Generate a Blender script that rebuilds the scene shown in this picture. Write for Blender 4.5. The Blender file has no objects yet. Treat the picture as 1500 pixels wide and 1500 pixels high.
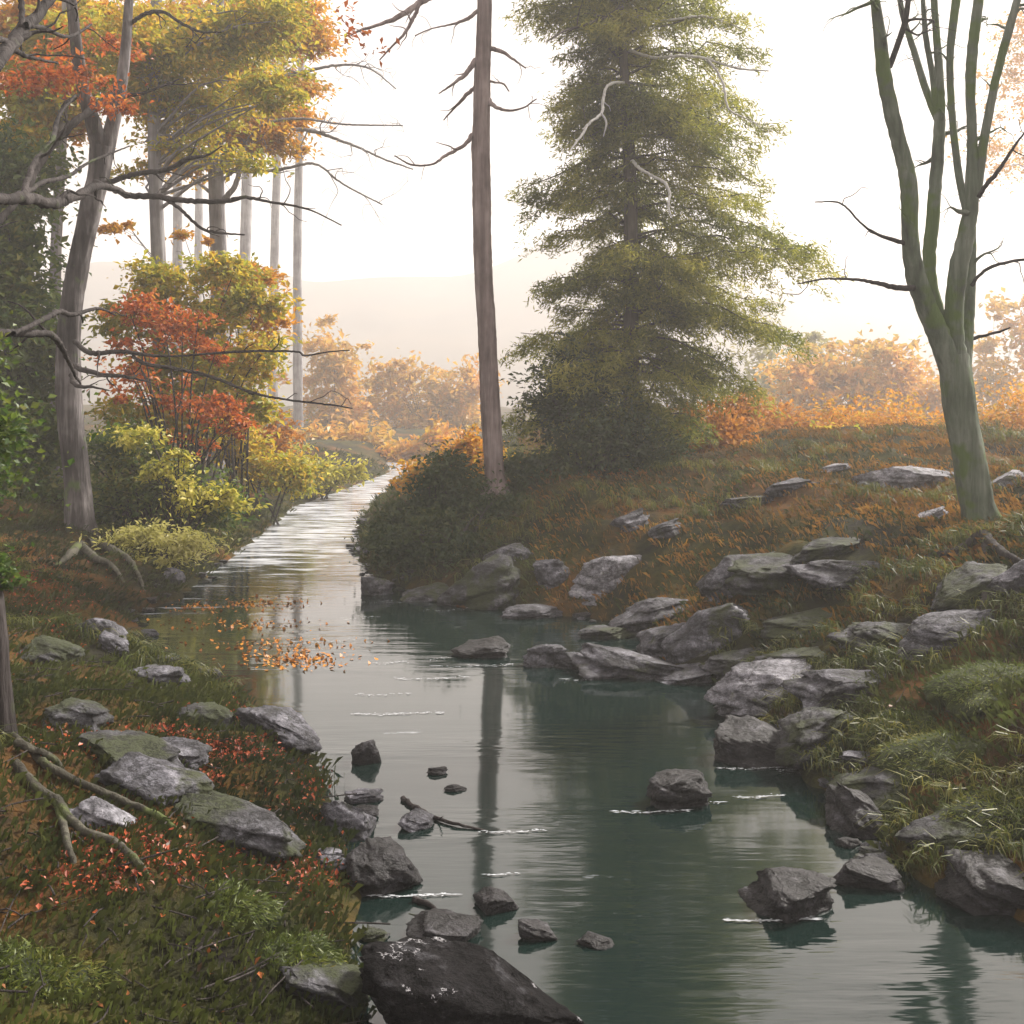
import bpy, math, random
import numpy as np
from mathutils import Vector

rng = np.random.RandomState(7)
random.seed(7)
R = math.radians
SC = bpy.context.scene
COL = SC.collection

# ------------------------------------------------------------------ camera, sky, sun, exposure
F = 1608.0          # focal length in pixels of the 1500 px photograph
HOR = 600.0         # row of the horizon
EYE = 2.2           # camera height above the water
cam_d = bpy.data.cameras.new('camera')
cam = bpy.data.objects.new('camera', cam_d); COL.objects.link(cam)
cam.location = (0, 0, EYE); cam.rotation_euler = (R(90), 0, 0)
cam_d.sensor_width = 36; cam_d.lens = 36 * F / 1500; cam_d.shift_y = -(750 - HOR) / 1500
cam_d.clip_start = .05; cam_d.clip_end = 2000
SC.camera = cam

SUN_EL, SUN_AZ = R(40), R(52)      # azimuth clockwise from +Y (the view direction)
world = bpy.data.worlds.new('World'); SC.world = world; world.use_nodes = True
wn, wl = world.node_tree.nodes, world.node_tree.links
wn.clear()
sky = wn.new('ShaderNodeTexSky'); sky.sky_type = 'NISHITA'; sky.sun_disc = False
sky.sun_elevation = SUN_EL; sky.sun_rotation = SUN_AZ
sky.air_density = 1.0; sky.dust_density = 6.0; sky.ozone_density = 1.0; sky.altitude = 50
mixc = wn.new('ShaderNodeMix'); mixc.data_type = 'RGBA'
mixc.inputs[0].default_value = .9
mixc.inputs[7].default_value = (8.3, 7.55, 7.15, 1)      # thin even cloud over the blue
bg = wn.new('ShaderNodeBackground'); bg.inputs[1].default_value = .066
wo = wn.new('ShaderNodeOutputWorld')
wl.new(sky.outputs[0], mixc.inputs[6]); wl.new(mixc.outputs[2], bg.inputs[0]); wl.new(bg.outputs[0], wo.inputs[0])

sun_d = bpy.data.lights.new('sun', 'SUN'); sun_d.energy = 5.0; sun_d.angle = R(8); sun_d.color = (1, .94, .86)
sun = bpy.data.objects.new('sun', sun_d); COL.objects.link(sun)
sd = Vector((math.sin(SUN_AZ) * math.cos(SUN_EL), math.cos(SUN_AZ) * math.cos(SUN_EL), math.sin(SUN_EL)))
sun.rotation_euler = sd.to_track_quat('Z', 'Y').to_euler()
sun.location = (20, 60, 40)

SC.render.engine = 'CYCLES'
SC.view_settings.view_transform = 'Standard'; SC.view_settings.look = 'None'
SC.view_settings.exposure = 1.0; SC.view_settings.gamma = 1
cy = SC.cycles
cy.max_bounces = 6; cy.diffuse_bounces = 2; cy.glossy_bounces = 2; cy.transmission_bounces = 3
cy.volume_bounces = 2; cy.transparent_max_bounces = 4
cy.use_denoising = True; cy.caustics_reflective = False; cy.caustics_refractive = False

# ------------------------------------------------------------------ small maths
def W(u, v, Y):
    return np.array([(u - 750) / F * Y, Y, EYE - (v - HOR) / F * Y])

def shore_pt(u, v):
    Y = F * EYE / (v - HOR)
    return ((u - 750) / F * Y, Y)

_perm = np.random.RandomState(3).rand(256, 256)
def vnoise(x, y):
    x = np.asarray(x, float); y = np.asarray(y, float)
    xi = np.floor(x).astype(int); yi = np.floor(y).astype(int)
    fx = x - xi; fy = y - yi
    fx = fx * fx * (3 - 2 * fx); fy = fy * fy * (3 - 2 * fy)
    a = _perm[xi % 256, yi % 256]; b = _perm[(xi + 1) % 256, yi % 256]
    c = _perm[xi % 256, (yi + 1) % 256]; d = _perm[(xi + 1) % 256, (yi + 1) % 256]
    return (a * (1 - fx) + b * fx) * (1 - fy) + (c * (1 - fx) + d * fx) * fy - .5

LEFT = [(-1.6, -6), (-1.1, 1.5), (-.75, 3.0)] + [shore_pt(*p) for p in (
    (535, 1490), (522, 1385), (515, 1290), (492, 1205), (478, 1130), (445, 1095), (372, 1045), (292, 990),
    (240, 972), (208, 940), (196, 905), (250, 880), (292, 850), (345, 812), (398, 770), (432, 742), (505, 716),
    (545, 702), (575, 690))] + [(-5.2, 46), (-4, 54), (2, 60), (12, 64), (40, 66)]
RIGHT = [(2.9, -6), (2.8, 2), (2.6, 4.2)] + [shore_pt(*p) for p in (
    (1500, 1340), (1425, 1300), (1340, 1292), (1295, 1255), (1250, 1185), (1172, 1130), (1105, 1062), (1062, 1010),
    (985, 990), (935, 925), (860, 905), (760, 893), (680, 888), (600, 862), (540, 840), (522, 800), (532, 760),
    (565, 725), (585, 705))] + [(-3.3, 40), (-2, 46), (3, 52), (12, 56), (40, 57)]
LEFT = np.array(LEFT); RIGHT = np.array(RIGHT)
POLY = np.vstack([LEFT, RIGHT[::-1]])

def seg_dist(px, py, L):
    d = np.full(px.shape, 1e9)
    for (ax, ay), (bx, by) in zip(L[:-1], L[1:]):
        ex, ey = bx - ax, by - ay
        t = np.clip(((px - ax) * ex + (py - ay) * ey) / (ex * ex + ey * ey), 0, 1)
        d = np.minimum(d, np.hypot(px - ax - t * ex, py - ay - t * ey))
    return d

def inside(px, py):
    r = np.zeros(px.shape, bool)
    n = len(POLY)
    for i in range(n):
        ax, ay = POLY[i]; bx, by = POLY[(i + 1) % n]
        if ay == by: continue
        c = ((ay > py) != (by > py)) & (px < (bx - ax) * (py - ay) / (by - ay) + ax)
        r ^= c
    return r

def land(x, y):
    """signed distance to the water's edge (positive on land), True on the left bank"""
    x = np.atleast_1d(np.asarray(x, float)); y = np.atleast_1d(np.asarray(y, float))
    dl = seg_dist(x, y, LEFT); dr = seg_dist(x, y, RIGHT)
    s = np.minimum(dl, dr)
    return np.where(inside(x, y), -s, s), dl < dr

def H(x, y):
    x = np.atleast_1d(np.asarray(x, float)); y = np.atleast_1d(np.asarray(y, float))
    s, left = land(x, y)
    s = s + .18 * vnoise(x * 2.3 + 9, y * 2.3) + .1 * vnoise(x * 5.1, y * 5.1 + 4)
    sp = np.maximum(s, 0)
    hl = .85 * (1 - np.exp(-sp / 1.9)) + .035 * sp
    hr = 1.62 * (1 - np.exp(-sp / 2.2)) + .012 * np.minimum(sp, 40)
    z = np.where(left, np.minimum(hl, 2.4), hr)
    k = np.minimum(sp / .8, 1)
    z = z + k * (.30 * vnoise(x * .9 + 30, y * .9) + .16 * vnoise(x * 2.1, y * 2.1 + 11) + .07 * vnoise(x * 4.7 + 5, y * 4.7))
    z = z + np.minimum(sp / 6, 1) * .5 * vnoise(x * .17, y * .17 + 3)
    wet = -.55 * (1 - np.exp(np.minimum(s, 0) / .5)) - .03
    return np.where(s < 0, wet, z + .015)

def ground_at(u, v, ymin=2.0, ymax=90):
    Y = np.exp(np.linspace(math.log(ymin), math.log(ymax), 900))
    X = (u - 750) / F * Y; Z = EYE - (v - HOR) / F * Y
    h = np.maximum(H(X, Y), 0)
    hit = np.nonzero(Z < h)[0]
    i = hit[0] if len(hit) else len(Y) - 1
    return np.array([X[i], Y[i], h[i]])

# ------------------------------------------------------------------ objects
def link(name, me, mat=None, parent=None):
    o = bpy.data.objects.new(name, me); COL.objects.link(o)
    if mat: me.materials.append(mat)
    if parent is not None: o.parent = parent
    return o

def tag(o, label=None, cat=None, group=None, kind=None):
    if label: o['label'] = label
    if cat: o['category'] = cat
    if group: o['group'] = group
    if kind: o['kind'] = kind
    return o

def root(name, label, cat, group=None):
    return tag(link(name, None), label, cat, group)

def mesh_np(name, V, Fc, smooth=True):
    """V (n,3), Fc (m,k) all faces with k corners"""
    V = np.asarray(V, np.float32); Fc = np.asarray(Fc, np.int32)
    me = bpy.data.meshes.new(name)
    m, k = Fc.shape
    me.vertices.add(len(V)); me.vertices.foreach_set('co', V.ravel())
    me.loops.add(m * k); me.loops.foreach_set('vertex_index', Fc.ravel())
    me.polygons.add(m)
    me.polygons.foreach_set('loop_start', np.arange(m, dtype=np.int32) * k)
    me.polygons.foreach_set('loop_total', np.full(m, k, np.int32))
    me.polygons.foreach_set('use_smooth', np.full(m, smooth, bool))
    me.update(calc_edges=True); me.validate()
    return me

class Geo:
    """collects quads"""
    def __init__(s): s.v = []; s.f = []; s.n = 0
    def add(s, V, Fc):
        V = np.asarray(V, float); s.v.append(V); s.f.append(np.asarray(Fc, int) + s.n); s.n += len(V)
    def build(s, name, mat, parent=None, smooth=True):
        return link(name, mesh_np(name, np.vstack(s.v), np.vstack(s.f), smooth), mat, parent)

def spline(P, Rd, step):
    P = np.asarray(P, float); Rd = np.asarray(Rd, float)
    Q = np.vstack([2 * P[0] - P[1], P, 2 * P[-1] - P[-2]])
    out, rr = [], []
    for i in range(len(P) - 1):
        a, b, c, d = Q[i:i + 4]
        n = max(2, int(np.linalg.norm(c - b) / step))
        for t in np.arange(n) / n:
            out.append(.5 * (2 * b + (c - a) * t + (2 * a - 5 * b + 4 * c - d) * t * t + (3 * b - a - 3 * c + d) * t ** 3))
            rr.append(Rd[i] * (1 - t) + Rd[i + 1] * t)
    out.append(P[-1]); rr.append(Rd[-1])
    return np.array(out), np.array(rr)

def tube(geo, P, Rd, sides=10, rough=.08, step=None, wob=0.0):
    P = np.asarray(P, float)
    if step is None: step = max(.03, float(np.mean(Rd)) * 1.6)
    C, r = spline(P, Rd, step)
    if wob: C[1:-1] += rng.normal(0, 1, C[1:-1].shape) * (wob * r[1:-1, None])
    n = len(C)
    T = np.gradient(C, axis=0); T /= np.linalg.norm(T, axis=1)[:, None] + 1e-9
    a = np.array([0, 1, 0.]) if abs(T[0][1]) < .8 else np.array([1., 0, 0])
    N = np.zeros_like(C); p = a - T[0] * a.dot(T[0]); N[0] = p / np.linalg.norm(p)
    for i in range(1, n):
        p = N[i - 1] - T[i] * N[i - 1].dot(T[i]); N[i] = p / (np.linalg.norm(p) + 1e-9)
    B = np.cross(T, N)
    th = np.arange(sides) / sides * 2 * math.pi
    ph = rng.rand() * 9
    nr = max(2, n // 6); rows = rng.normal(0, .75, (nr, sides)); ti = np.linspace(0, nr - 1, n); i0 = np.minimum(ti.astype(int), nr - 2); ft = (ti - i0)[:, None]
    k = 1 + rough * (np.sin(3 * th[None] + ph + .35 * np.arange(n)[:, None] * .5) * .4 + rows[i0] * (1 - ft) + rows[i0 + 1] * ft + rng.normal(0, .22, (n, sides)))
    V = C[:, None] + r[:, None, None] * k[..., None] * (np.cos(th)[None, :, None] * N[:, None] + np.sin(th)[None, :, None] * B[:, None])
    V = V.reshape(-1, 3)
    i = np.arange(n - 1)[:, None] * sides; j = np.arange(sides)[None]; j2 = (j + 1) % sides
    Fq = np.stack([i + j, i + j2, i + sides + j2, i + sides + j], -1).reshape(-1, 4)
    geo.add(V, Fq)
    return C, r

def twigs(geo, C, r, n, length, depth=1, t0=.25, rmin=.003, droop=-.1, up=.2, kink=.35):
    """random side shoots along a branch; returns their tips"""
    tips = []
    for _ in range(n):
        i = int(len(C) * (t0 + (1 - t0) * rng.rand())); i = min(i, len(C) - 2)
        t = C[i + 1] - C[i]; t /= np.linalg.norm(t) + 1e-9
        d = t * .7 + rng.normal(0, .6, 3) + np.array([0, 0, up]); d /= np.linalg.norm(d)
        L = length * (.5 + rng.rand()); p = C[i].copy(); P = [p.copy()]
        m = 5
        for _k in range(m):
            d = d + rng.normal(0, kink, 3) + np.array([0, 0, droop]); d /= np.linalg.norm(d)
            p = p + d * L / m; P.append(p.copy())
        r0 = max(rmin * 1.5, r[i] * .5)
        CC, rr = tube(geo, P, np.linspace(r0, rmin, m + 1), sides=5, step=L / 8)
        tips.append(CC)
        if depth > 1: tips += twigs(geo, CC, rr, 2 + int(2 * rng.rand()), length * .5, depth - 1, .3, rmin, droop, up, kink)
    return tips

def unit(a): return a / (np.linalg.norm(a, axis=1)[:, None] + 1e-9)

def leaves(geo, C, L, wr=.5, up=.7, dirs=None, dspread=1.0, fold=.15):
    """diamond leaves at the points C"""
    n = len(C)
    if np.isscalar(L): L = L * (.45 + 1.1 * rng.rand(n))
    D = rng.normal(0, 1, (n, 3))
    if dirs is not None: D = dirs + D * dspread
    D = unit(D)
    N = rng.normal(0, 1, (n, 3)); N[:, 2] += up * 2.2
    N = unit(N - D * np.sum(N * D, 1)[:, None])
    S = np.cross(N, D)
    L = L[:, None]; w = L * wr * .5
    a = C - D * L * .5; t = C + D * L * .5
    m = C - D * L * .05 + N * L * fold
    V = np.stack([a, m + S * w - N * L * fold, t, m - S * w - N * L * fold], 1).reshape(-1, 3)
    V[1::4] += (N * L * fold); V[3::4] += (N * L * fold)
    geo.add(V, np.arange(4 * n).reshape(n, 4))

def clump_leaves(geo, cen, rad, n, L, flat=.45, wr=.5, up=.7, droop=0.0, bias=.5):
    """n leaves in small flat sprays spread through the ellipsoid cen, rad"""
    cen = np.asarray(cen, float); rad = np.asarray(rad, float)
    per = 34
    m = max(3, n // per)
    d = unit(rng.normal(0, 1, (m, 3))); q = rng.rand(m) ** bias * (.62 + .62 * rng.rand(m))
    cc = cen + d * q[:, None] * rad
    size = (.13 + .34 * rng.rand(m) ** 1.5) * float(np.mean(rad)) ** .6 * .75
    idx = rng.randint(0, m, n)
    off = rng.normal(0, 1, (n, 3)) * (size[idx] * np.where(rng.rand(n) < .14, 1.6, .95))[:, None]; off[:, 2] *= flat
    out = d[idx].copy(); out[:, 2] *= .3
    off[:, 2] -= droop * np.hypot(off[:, 0], off[:, 1])
    dr = unit(out + rng.normal(0, .35, (n, 3))); dr[:, 2] -= droop
    leaves(geo, cc[idx] + off, L, wr, up, dr, .5)
    return cc

# ------------------------------------------------------------------ materials
def new_mat(name):
    m = bpy.data.materials.new(name); m.use_nodes = True
    nt = m.node_tree; nt.nodes.clear()
    return m, nt, nt.nodes, nt.links

def ramp(nodes, cols, pos=None, interp='LINEAR'):
    r = nodes.new('ShaderNodeValToRGB'); r.color_ramp.interpolation = interp
    e = r.color_ramp.elements
    n = len(cols); pos = pos or [i / (n - 1) for i in range(n)]
    while len(e) < n: e.new(.5)
    for i in range(n): e[i].position = pos[i]; e[i].color = (*cols[i], 1)
    return r

def math_node(nodes, links, op, a, b, c=None):
    m = nodes.new('ShaderNodeMath'); m.operation = op
    for i, x in enumerate((a, b, c)):
        if x is None: continue
        if isinstance(x, (int, float)): m.inputs[i].default_value = x
        else: links.new(x, m.inputs[i])
    return m.outputs[0]

def noise(nodes, links, vec, scale, detail=4, rough=.55, stretch=None):
    if stretch:
        mp = nodes.new('ShaderNodeMapping'); mp.inputs['Scale'].default_value = stretch
        links.new(vec, mp.inputs[0]); vec = mp.outputs[0]
    n = nodes.new('ShaderNodeTexNoise'); n.inputs['Scale'].default_value = scale
    n.inputs['Detail'].default_value = detail; n.inputs['Roughness'].default_value = rough
    links.new(vec, n.inputs['Vector'])
    return n

def leaf_mat(name, cols, scale=1.4, trans=.4, rnd=.5):
    m, nt, N, L = new_mat(name)
    g = N.new('ShaderNodeNewGeometry')
    nz = noise(N, L, g.outputs['Position'], scale, 2)
    a = math_node(N, L, 'MULTIPLY_ADD', nz.outputs[0], 2.4 * (1 - rnd), -1.2 * (1 - rnd) + .5 - rnd * .5)
    f = math_node(N, L, 'MULTIPLY_ADD', g.outputs['Random Per Island'], rnd, a)
    r = ramp(N, cols); L.new(f, r.inputs[0])
    d = N.new('ShaderNodeBsdfDiffuse'); t = N.new('ShaderNodeBsdfTranslucent'); mx = N.new('ShaderNodeMixShader')
    gl = N.new('ShaderNodeBsdfGlossy'); gl.inputs['Roughness'].default_value = .45; gl.inputs['Color'].default_value = (.8, .8, .8, 1)
    m2 = N.new('ShaderNodeMixShader'); m2.inputs[0].default_value = .035
    o = N.new('ShaderNodeOutputMaterial'); mx.inputs[0].default_value = trans
    L.new(r.outputs[0], d.inputs[0]); L.new(r.outputs[0], t.inputs[0])
    L.new(d.outputs[0], mx.inputs[1]); L.new(t.outputs[0], mx.inputs[2])
    L.new(mx.outputs[0], m2.inputs[1]); L.new(gl.outputs[0], m2.inputs[2]); L.new(m2.outputs[0], o.inputs[0])
    return m

def bark_mat(name, cols, scale=9, stretch=(1.6, 1.6, .14), bump=.6, spots=None):
    m, nt, N, L = new_mat(name)
    tc = N.new('ShaderNodeNewGeometry')
    nz = noise(N, L, tc.outputs['Position'], scale, 6, .62, stretch)
    n2 = noise(N, L, tc.outputs['Position'], 1.7, 3)
    f = math_node(N, L, 'MULTIPLY_ADD', n2.outputs[0], .9, -.42)
    f = math_node(N, L, 'ADD', f, nz.outputs[0])
    r = ramp(N, cols, [.25 + .5 * i / (len(cols) - 1) for i in range(len(cols))]); L.new(f, r.inputs[0])
    col = r.outputs[0]
    if spots:
        n3 = noise(N, L, tc.outputs['Position'], spots[1], 3, .6)
        rr = ramp(N, [(0, 0, 0), (1, 1, 1)], [spots[2], spots[2] + .08]); L.new(n3.outputs[0], rr.inputs[0])
        mx = N.new('ShaderNodeMix'); mx.data_type = 'RGBA'
        L.new(rr.outputs[0], mx.inputs[0]); L.new(col, mx.inputs[6]); mx.inputs[7].default_value = (*spots[0], 1)
        col = mx.outputs[2]
    b = N.new('ShaderNodeBsdfPrincipled'); b.inputs['Roughness'].default_value = .85
    b.inputs['Specular IOR Level'].default_value = .25
    bp = N.new('ShaderNodeBump'); bp.inputs['Strength'].default_value = bump; bp.inputs['Distance'].default_value = .07
    L.new(nz.outputs[0], bp.inputs['Height']); L.new(bp.outputs[0], b.inputs['Normal'])
    L.new(col, b.inputs['Base Color'])
    o = N.new('ShaderNodeOutputMaterial'); L.new(b.outputs[0], o.inputs[0])
    return m

def rock_mat(name, cols, moss=.5, mosscol=(.05, .06, .015), rough=.75, veins=False, spec=.4):
    m, nt, N, L = new_mat(name)
    g = N.new('ShaderNodeNewGeometry')
    nz = noise(N, L, g.outputs['Position'], 5.5, 8, .65, (1, 1, 2.2))
    n2 = noise(N, L, g.outputs['Position'], 28, 5, .7)
    f = math_node(N, L, 'MULTIPLY_ADD', n2.outputs[0], .5, -.25)
    f = math_node(N, L, 'ADD', f, nz.outputs[0])
    r = ramp(N, cols, [.3 + .42 * i / (len(cols) - 1) for i in range(len(cols))]); L.new(f, r.inputs[0])
    sx = N.new('ShaderNodeSeparateXYZ'); L.new(g.outputs['Position'], sx.inputs[0])
    n3 = noise(N, L, g.outputs['Position'], 3.1, 5, .65)
    rr = ramp(N, [(0, 0, 0), (1, 1, 1)], [1 - moss, 1 - moss + .1]); L.new(n3.outputs[0], rr.inputs[0])
    mx = N.new('ShaderNodeMix'); mx.data_type = 'RGBA'
    L.new(rr.outputs[0], mx.inputs[0]); L.new(r.outputs[0], mx.inputs[6]); mx.inputs[7].default_value = (*mosscol, 1)
    col = mx.outputs[2]
    if veins:
        nv = noise(N, L, g.outputs['Position'], 3.4, 6, .7)
        dv = math_node(N, L, 'ABSOLUTE', math_node(N, L, 'SUBTRACT', nv.outputs[0], .52), None)
        n5 = noise(N, L, g.outputs['Position'], 4.5, 3)
        n5r = ramp(N, [(0, 0, 0), (1, 1, 1)], [.42, .52]); L.new(n5.outputs[0], n5r.inputs[0])
        dv = math_node(N, L, 'MULTIPLY_ADD', n5r.outputs[0], .06, dv)
        rv = ramp(N, [(1, 1, 1), (0, 0, 0)], [.004, .009]); L.new(dv, rv.inputs[0])
        mv = N.new('ShaderNodeMix'); mv.data_type = 'RGBA'
        L.new(rv.outputs[0], mv.inputs[0]); L.new(col, mv.inputs[6]); mv.inputs[7].default_value = (.30, .295, .31, 1)
        col = mv.outputs[2]
    vo = N.new('ShaderNodeTexVoronoi'); vo.feature = 'DISTANCE_TO_EDGE'; vo.inputs['Scale'].default_value = 3.2
    wv = N.new('ShaderNodeVectorMath'); wv.operation = 'MULTIPLY_ADD'; wv.inputs[1].default_value = (.5, .5, .5)
    L.new(nz.outputs['Color'], wv.inputs[0]); L.new(g.outputs['Position'], wv.inputs[2]); L.new(wv.outputs[0], vo.inputs['Vector'])
    cr = ramp(N, [(.25, .25, .25), (1, 1, 1)], [.004, .022]); L.new(vo.outputs['Distance'], cr.inputs[0])
    gr = noise(N, L, g.outputs['Position'], 85, 3, .7)
    gr2 = ramp(N, [(.55, .55, .55), (1.3, 1.3, 1.3)], [.3, .7]); L.new(gr.outputs[0], gr2.inputs[0])
    for src in (cr, gr2):
        mm = N.new('ShaderNodeMix'); mm.data_type = 'RGBA'; mm.blend_type = 'MULTIPLY'; mm.inputs[0].default_value = 1
        L.new(col, mm.inputs[6]); L.new(src.outputs[0], mm.inputs[7]); col = mm.outputs[2]
    f = math_node(N, L, 'MULTIPLY_ADD', cr.outputs[0], .35, f); f = math_node(N, L, 'MULTIPLY_ADD', gr.outputs[0], .12, f)
    b = N.new('ShaderNodeBsdfPrincipled'); b.inputs['Roughness'].default_value = rough
    b.inputs['Specular IOR Level'].default_value = spec
    L.new(col, b.inputs['Base Color'])
    bp = N.new('ShaderNodeBump'); bp.inputs['Strength'].default_value = .75; bp.inputs['Distance'].default_value = .05
    L.new(f, bp.inputs['Height']); L.new(bp.outputs[0], b.inputs['Normal'])
    o = N.new('ShaderNodeOutputMaterial'); L.new(b.outputs[0], o.inputs[0])
    return m

def ground_material():
    m, nt, N, L = new_mat('forest_floor')
    g = N.new('ShaderNodeNewGeometry')
    P = g.outputs['Position']
    a = noise(N, L, P, 1.1, 6, .62); b_ = noise(N, L, P, .55, 5, .6); c = noise(N, L, P, 14, 6, .7)
    f = math_node(N, L, 'MULTIPLY_ADD', c.outputs[0], .55, -.27); f = math_node(N, L, 'ADD', f, a.outputs[0])
    r1 = ramp(N, [(.012, .010, .009), (.024, .025, .009), (.048, .046, .012), (.045, .06, .014)], [.3, .45, .58, .72]); L.new(f, r1.inputs[0])
    r2 = ramp(N, [(.022, .017, .011), (.06, .034, .012), (.13, .056, .014)], [.3, .5, .7]); L.new(f, r2.inputs[0])
    rm = ramp(N, [(0, 0, 0), (1, 1, 1)], [.47, .6]); L.new(b_.outputs[0], rm.inputs[0])
    mx = N.new('ShaderNodeMix'); mx.data_type = 'RGBA'
    L.new(rm.outputs[0], mx.inputs[0]); L.new(r1.outputs[0], mx.inputs[6]); L.new(r2.outputs[0], mx.inputs[7])
    b = N.new('ShaderNodeBsdfPrincipled'); b.inputs['Roughness'].default_value = .95; b.inputs['Specular IOR Level'].default_value = .1
    L.new(mx.outputs[2], b.inputs['Base Color'])
    bp = N.new('ShaderNodeBump'); bp.inputs['Strength'].default_value = .8; bp.inputs['Distance'].default_value = .08
    L.new(f, bp.inputs['Height']); L.new(bp.outputs[0], b.inputs['Normal'])
    o = N.new('ShaderNodeOutputMaterial'); L.new(b.outputs[0], o.inputs[0])
    return m

def water_material():
    m, nt, N, L = new_mat('stream_water')
    g = N.new('ShaderNodeNewGeometry'); P = g.outputs['Position']
    fine = noise(N, L, P, 1.0, 3, .55, (1.3, 7.5, 1)); broad = noise(N, L, P, 1.0, 2, .5, (.5, 1.6, 1))
    patch = noise(N, L, P, .6, 2, .5, (.5, 1.1, 1))
    rm = ramp(N, [(.07, .07, .07), (1, 1, 1)], [.44, .66]); L.new(patch.outputs[0], rm.inputs[0])
    h = math_node(N, L, 'MULTIPLY', fine.outputs[0], rm.outputs[0])
    h = math_node(N, L, 'MULTIPLY_ADD', broad.outputs[0], .2, h)
    sx = N.new('ShaderNodeSeparateXYZ'); L.new(P, sx.inputs[0])
    riff = N.new('ShaderNodeMapRange'); riff.inputs[1].default_value = 9.5; riff.inputs[2].default_value = 15
    riff.inputs[3].default_value = 0; riff.inputs[4].default_value = .8
    L.new(math_node(N, L, 'MULTIPLY_ADD', sx.outputs[0], -1.1, math_node(N, L, 'SUBTRACT', sx.outputs[1], 3.0)), riff.inputs[0])
    chop = noise(N, L, P, 1.0, 3, .6, (2.2, 5.5, 1))
    h = math_node(N, L, 'ADD', h, math_node(N, L, 'MULTIPLY', chop.outputs[0], riff.outputs[0]))
    bp = N.new('ShaderNodeBump'); bp.inputs['Strength'].default_value = .35; bp.inputs['Distance'].default_value = .03
    L.new(h, bp.inputs['Height'])
    b = N.new('ShaderNodeBsdfPrincipled')
    b.inputs['Base Color'].default_value = (.006, .0145, .0125, 1); b.inputs['Roughness'].default_value = .06
    b.inputs['IOR'].default_value = 1.75
    L.new(bp.outputs[0], b.inputs['Normal'])
    # broken water over the shallows, its white painting in the reflected sky
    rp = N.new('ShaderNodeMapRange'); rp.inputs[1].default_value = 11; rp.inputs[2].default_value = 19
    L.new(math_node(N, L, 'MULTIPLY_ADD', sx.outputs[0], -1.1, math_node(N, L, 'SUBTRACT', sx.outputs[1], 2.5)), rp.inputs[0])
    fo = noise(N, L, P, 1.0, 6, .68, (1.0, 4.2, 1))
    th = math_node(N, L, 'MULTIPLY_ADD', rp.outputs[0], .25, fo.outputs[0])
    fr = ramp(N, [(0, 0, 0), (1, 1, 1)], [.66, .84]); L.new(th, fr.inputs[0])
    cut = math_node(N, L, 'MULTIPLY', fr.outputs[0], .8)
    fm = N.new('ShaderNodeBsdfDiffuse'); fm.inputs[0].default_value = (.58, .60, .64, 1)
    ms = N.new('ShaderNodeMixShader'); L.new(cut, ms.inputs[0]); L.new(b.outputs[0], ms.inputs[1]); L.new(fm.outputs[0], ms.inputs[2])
    o = N.new('ShaderNodeOutputMaterial'); L.new(ms.outputs[0], o.inputs[0])
    return m

M = {}
M['pine'] = bark_mat('pine_bark', [(.08, .058, .055), (.19, .145, .14), (.34, .275, .265)], 7, bump=.9)
M['spruce_bark'] = bark_mat('spruce_bark', [(.04, .032, .03), (.09, .075, .07), (.16, .14, .13)], 8)
M['dead'] = bark_mat('bleached_wood', [(.28, .27, .26), (.45, .44, .42), (.6, .59, .57)], 12)
M['grey'] = bark_mat('grey_bark', [(.025, .021, .022), (.075, .066, .066), (.24, .22, .22)], 8, bump=.8, spots=((.09, .12, .05), 3.0, .62))
M['dark'] = bark_mat('dark_bark', [(.014, .011, .011), (.034, .028, .027), (.065, .055, .053)], 9, bump=.8, spots=((.045, .058, .022), 2.6, .62))
M['mossy'] = bark_mat('mossy_bark', [(.045, .055, .040), (.10, .125, .086), (.20, .22, .18)], 8, bump=.8, spots=((.085, .13, .035), 2.2, .5))
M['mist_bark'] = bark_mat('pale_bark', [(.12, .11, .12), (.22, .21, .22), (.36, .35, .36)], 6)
M['root'] = bark_mat('root_bark', [(.02, .018, .013), (.05, .046, .034), (.11, .105, .08)], 10, spots=((.08, .10, .03), 4, .55))

M['needles'] = leaf_mat('spruce_needles', [(.045, .070, .014), (.15, .175, .026), (.34, .33, .046), (.58, .50, .11)], .9, .58, .42)
M['pale_needles'] = leaf_mat('larch_needles', [(.16, .17, .05), (.28, .26, .08), (.40, .35, .12)], .8, .5, .4)
M['olive'] = leaf_mat('olive_leaves', [(.14, .18, .018), (.36, .37, .032), (.60, .44, .038), (.74, .40, .04)], 1.0, .55, .6)
M['amber'] = leaf_mat('amber_leaves', [(.24, .20, .025), (.52, .32, .03), (.70, .30, .028), (.76, .48, .08)], .9, .5, .6)
M['red'] = leaf_mat('red_leaves', [(.10, .08, .018), (.34, .09, .018), (.62, .15, .022), (.64, .36, .05)], 2.2, .45, .65)
M['rust'] = leaf_mat('rust_leaves', [(.17, .11, .02), (.38, .16, .026), (.58, .24, .036), (.62, .36, .06)], 1.0, .45, .65)
M['green'] = leaf_mat('green_leaves', [(.026, .055, .013), (.065, .12, .022), (.13, .18, .028), (.26, .23, .036)], 1.1, .5)
M['holly'] = leaf_mat('dark_holly_leaves', [(.016, .032, .009), (.034, .058, .013), (.06, .085, .019), (.11, .115, .025)], 1.1, .4)
M['lime'] = leaf_mat('lime_leaves', [(.10, .12, .02), (.32, .32, .04), (.64, .56, .08), (.80, .72, .25)], 2.2, .5)
M['straw'] = leaf_mat('straw_grass', [(.20, .21, .05), (.46, .43, .11), (.72, .66, .30)], 2.0, .5)
M['misty'] = leaf_mat('yellow_leaves', [(.34, .28, .05), (.62, .36, .05), (.76, .34, .05)], .3, .5)
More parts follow.
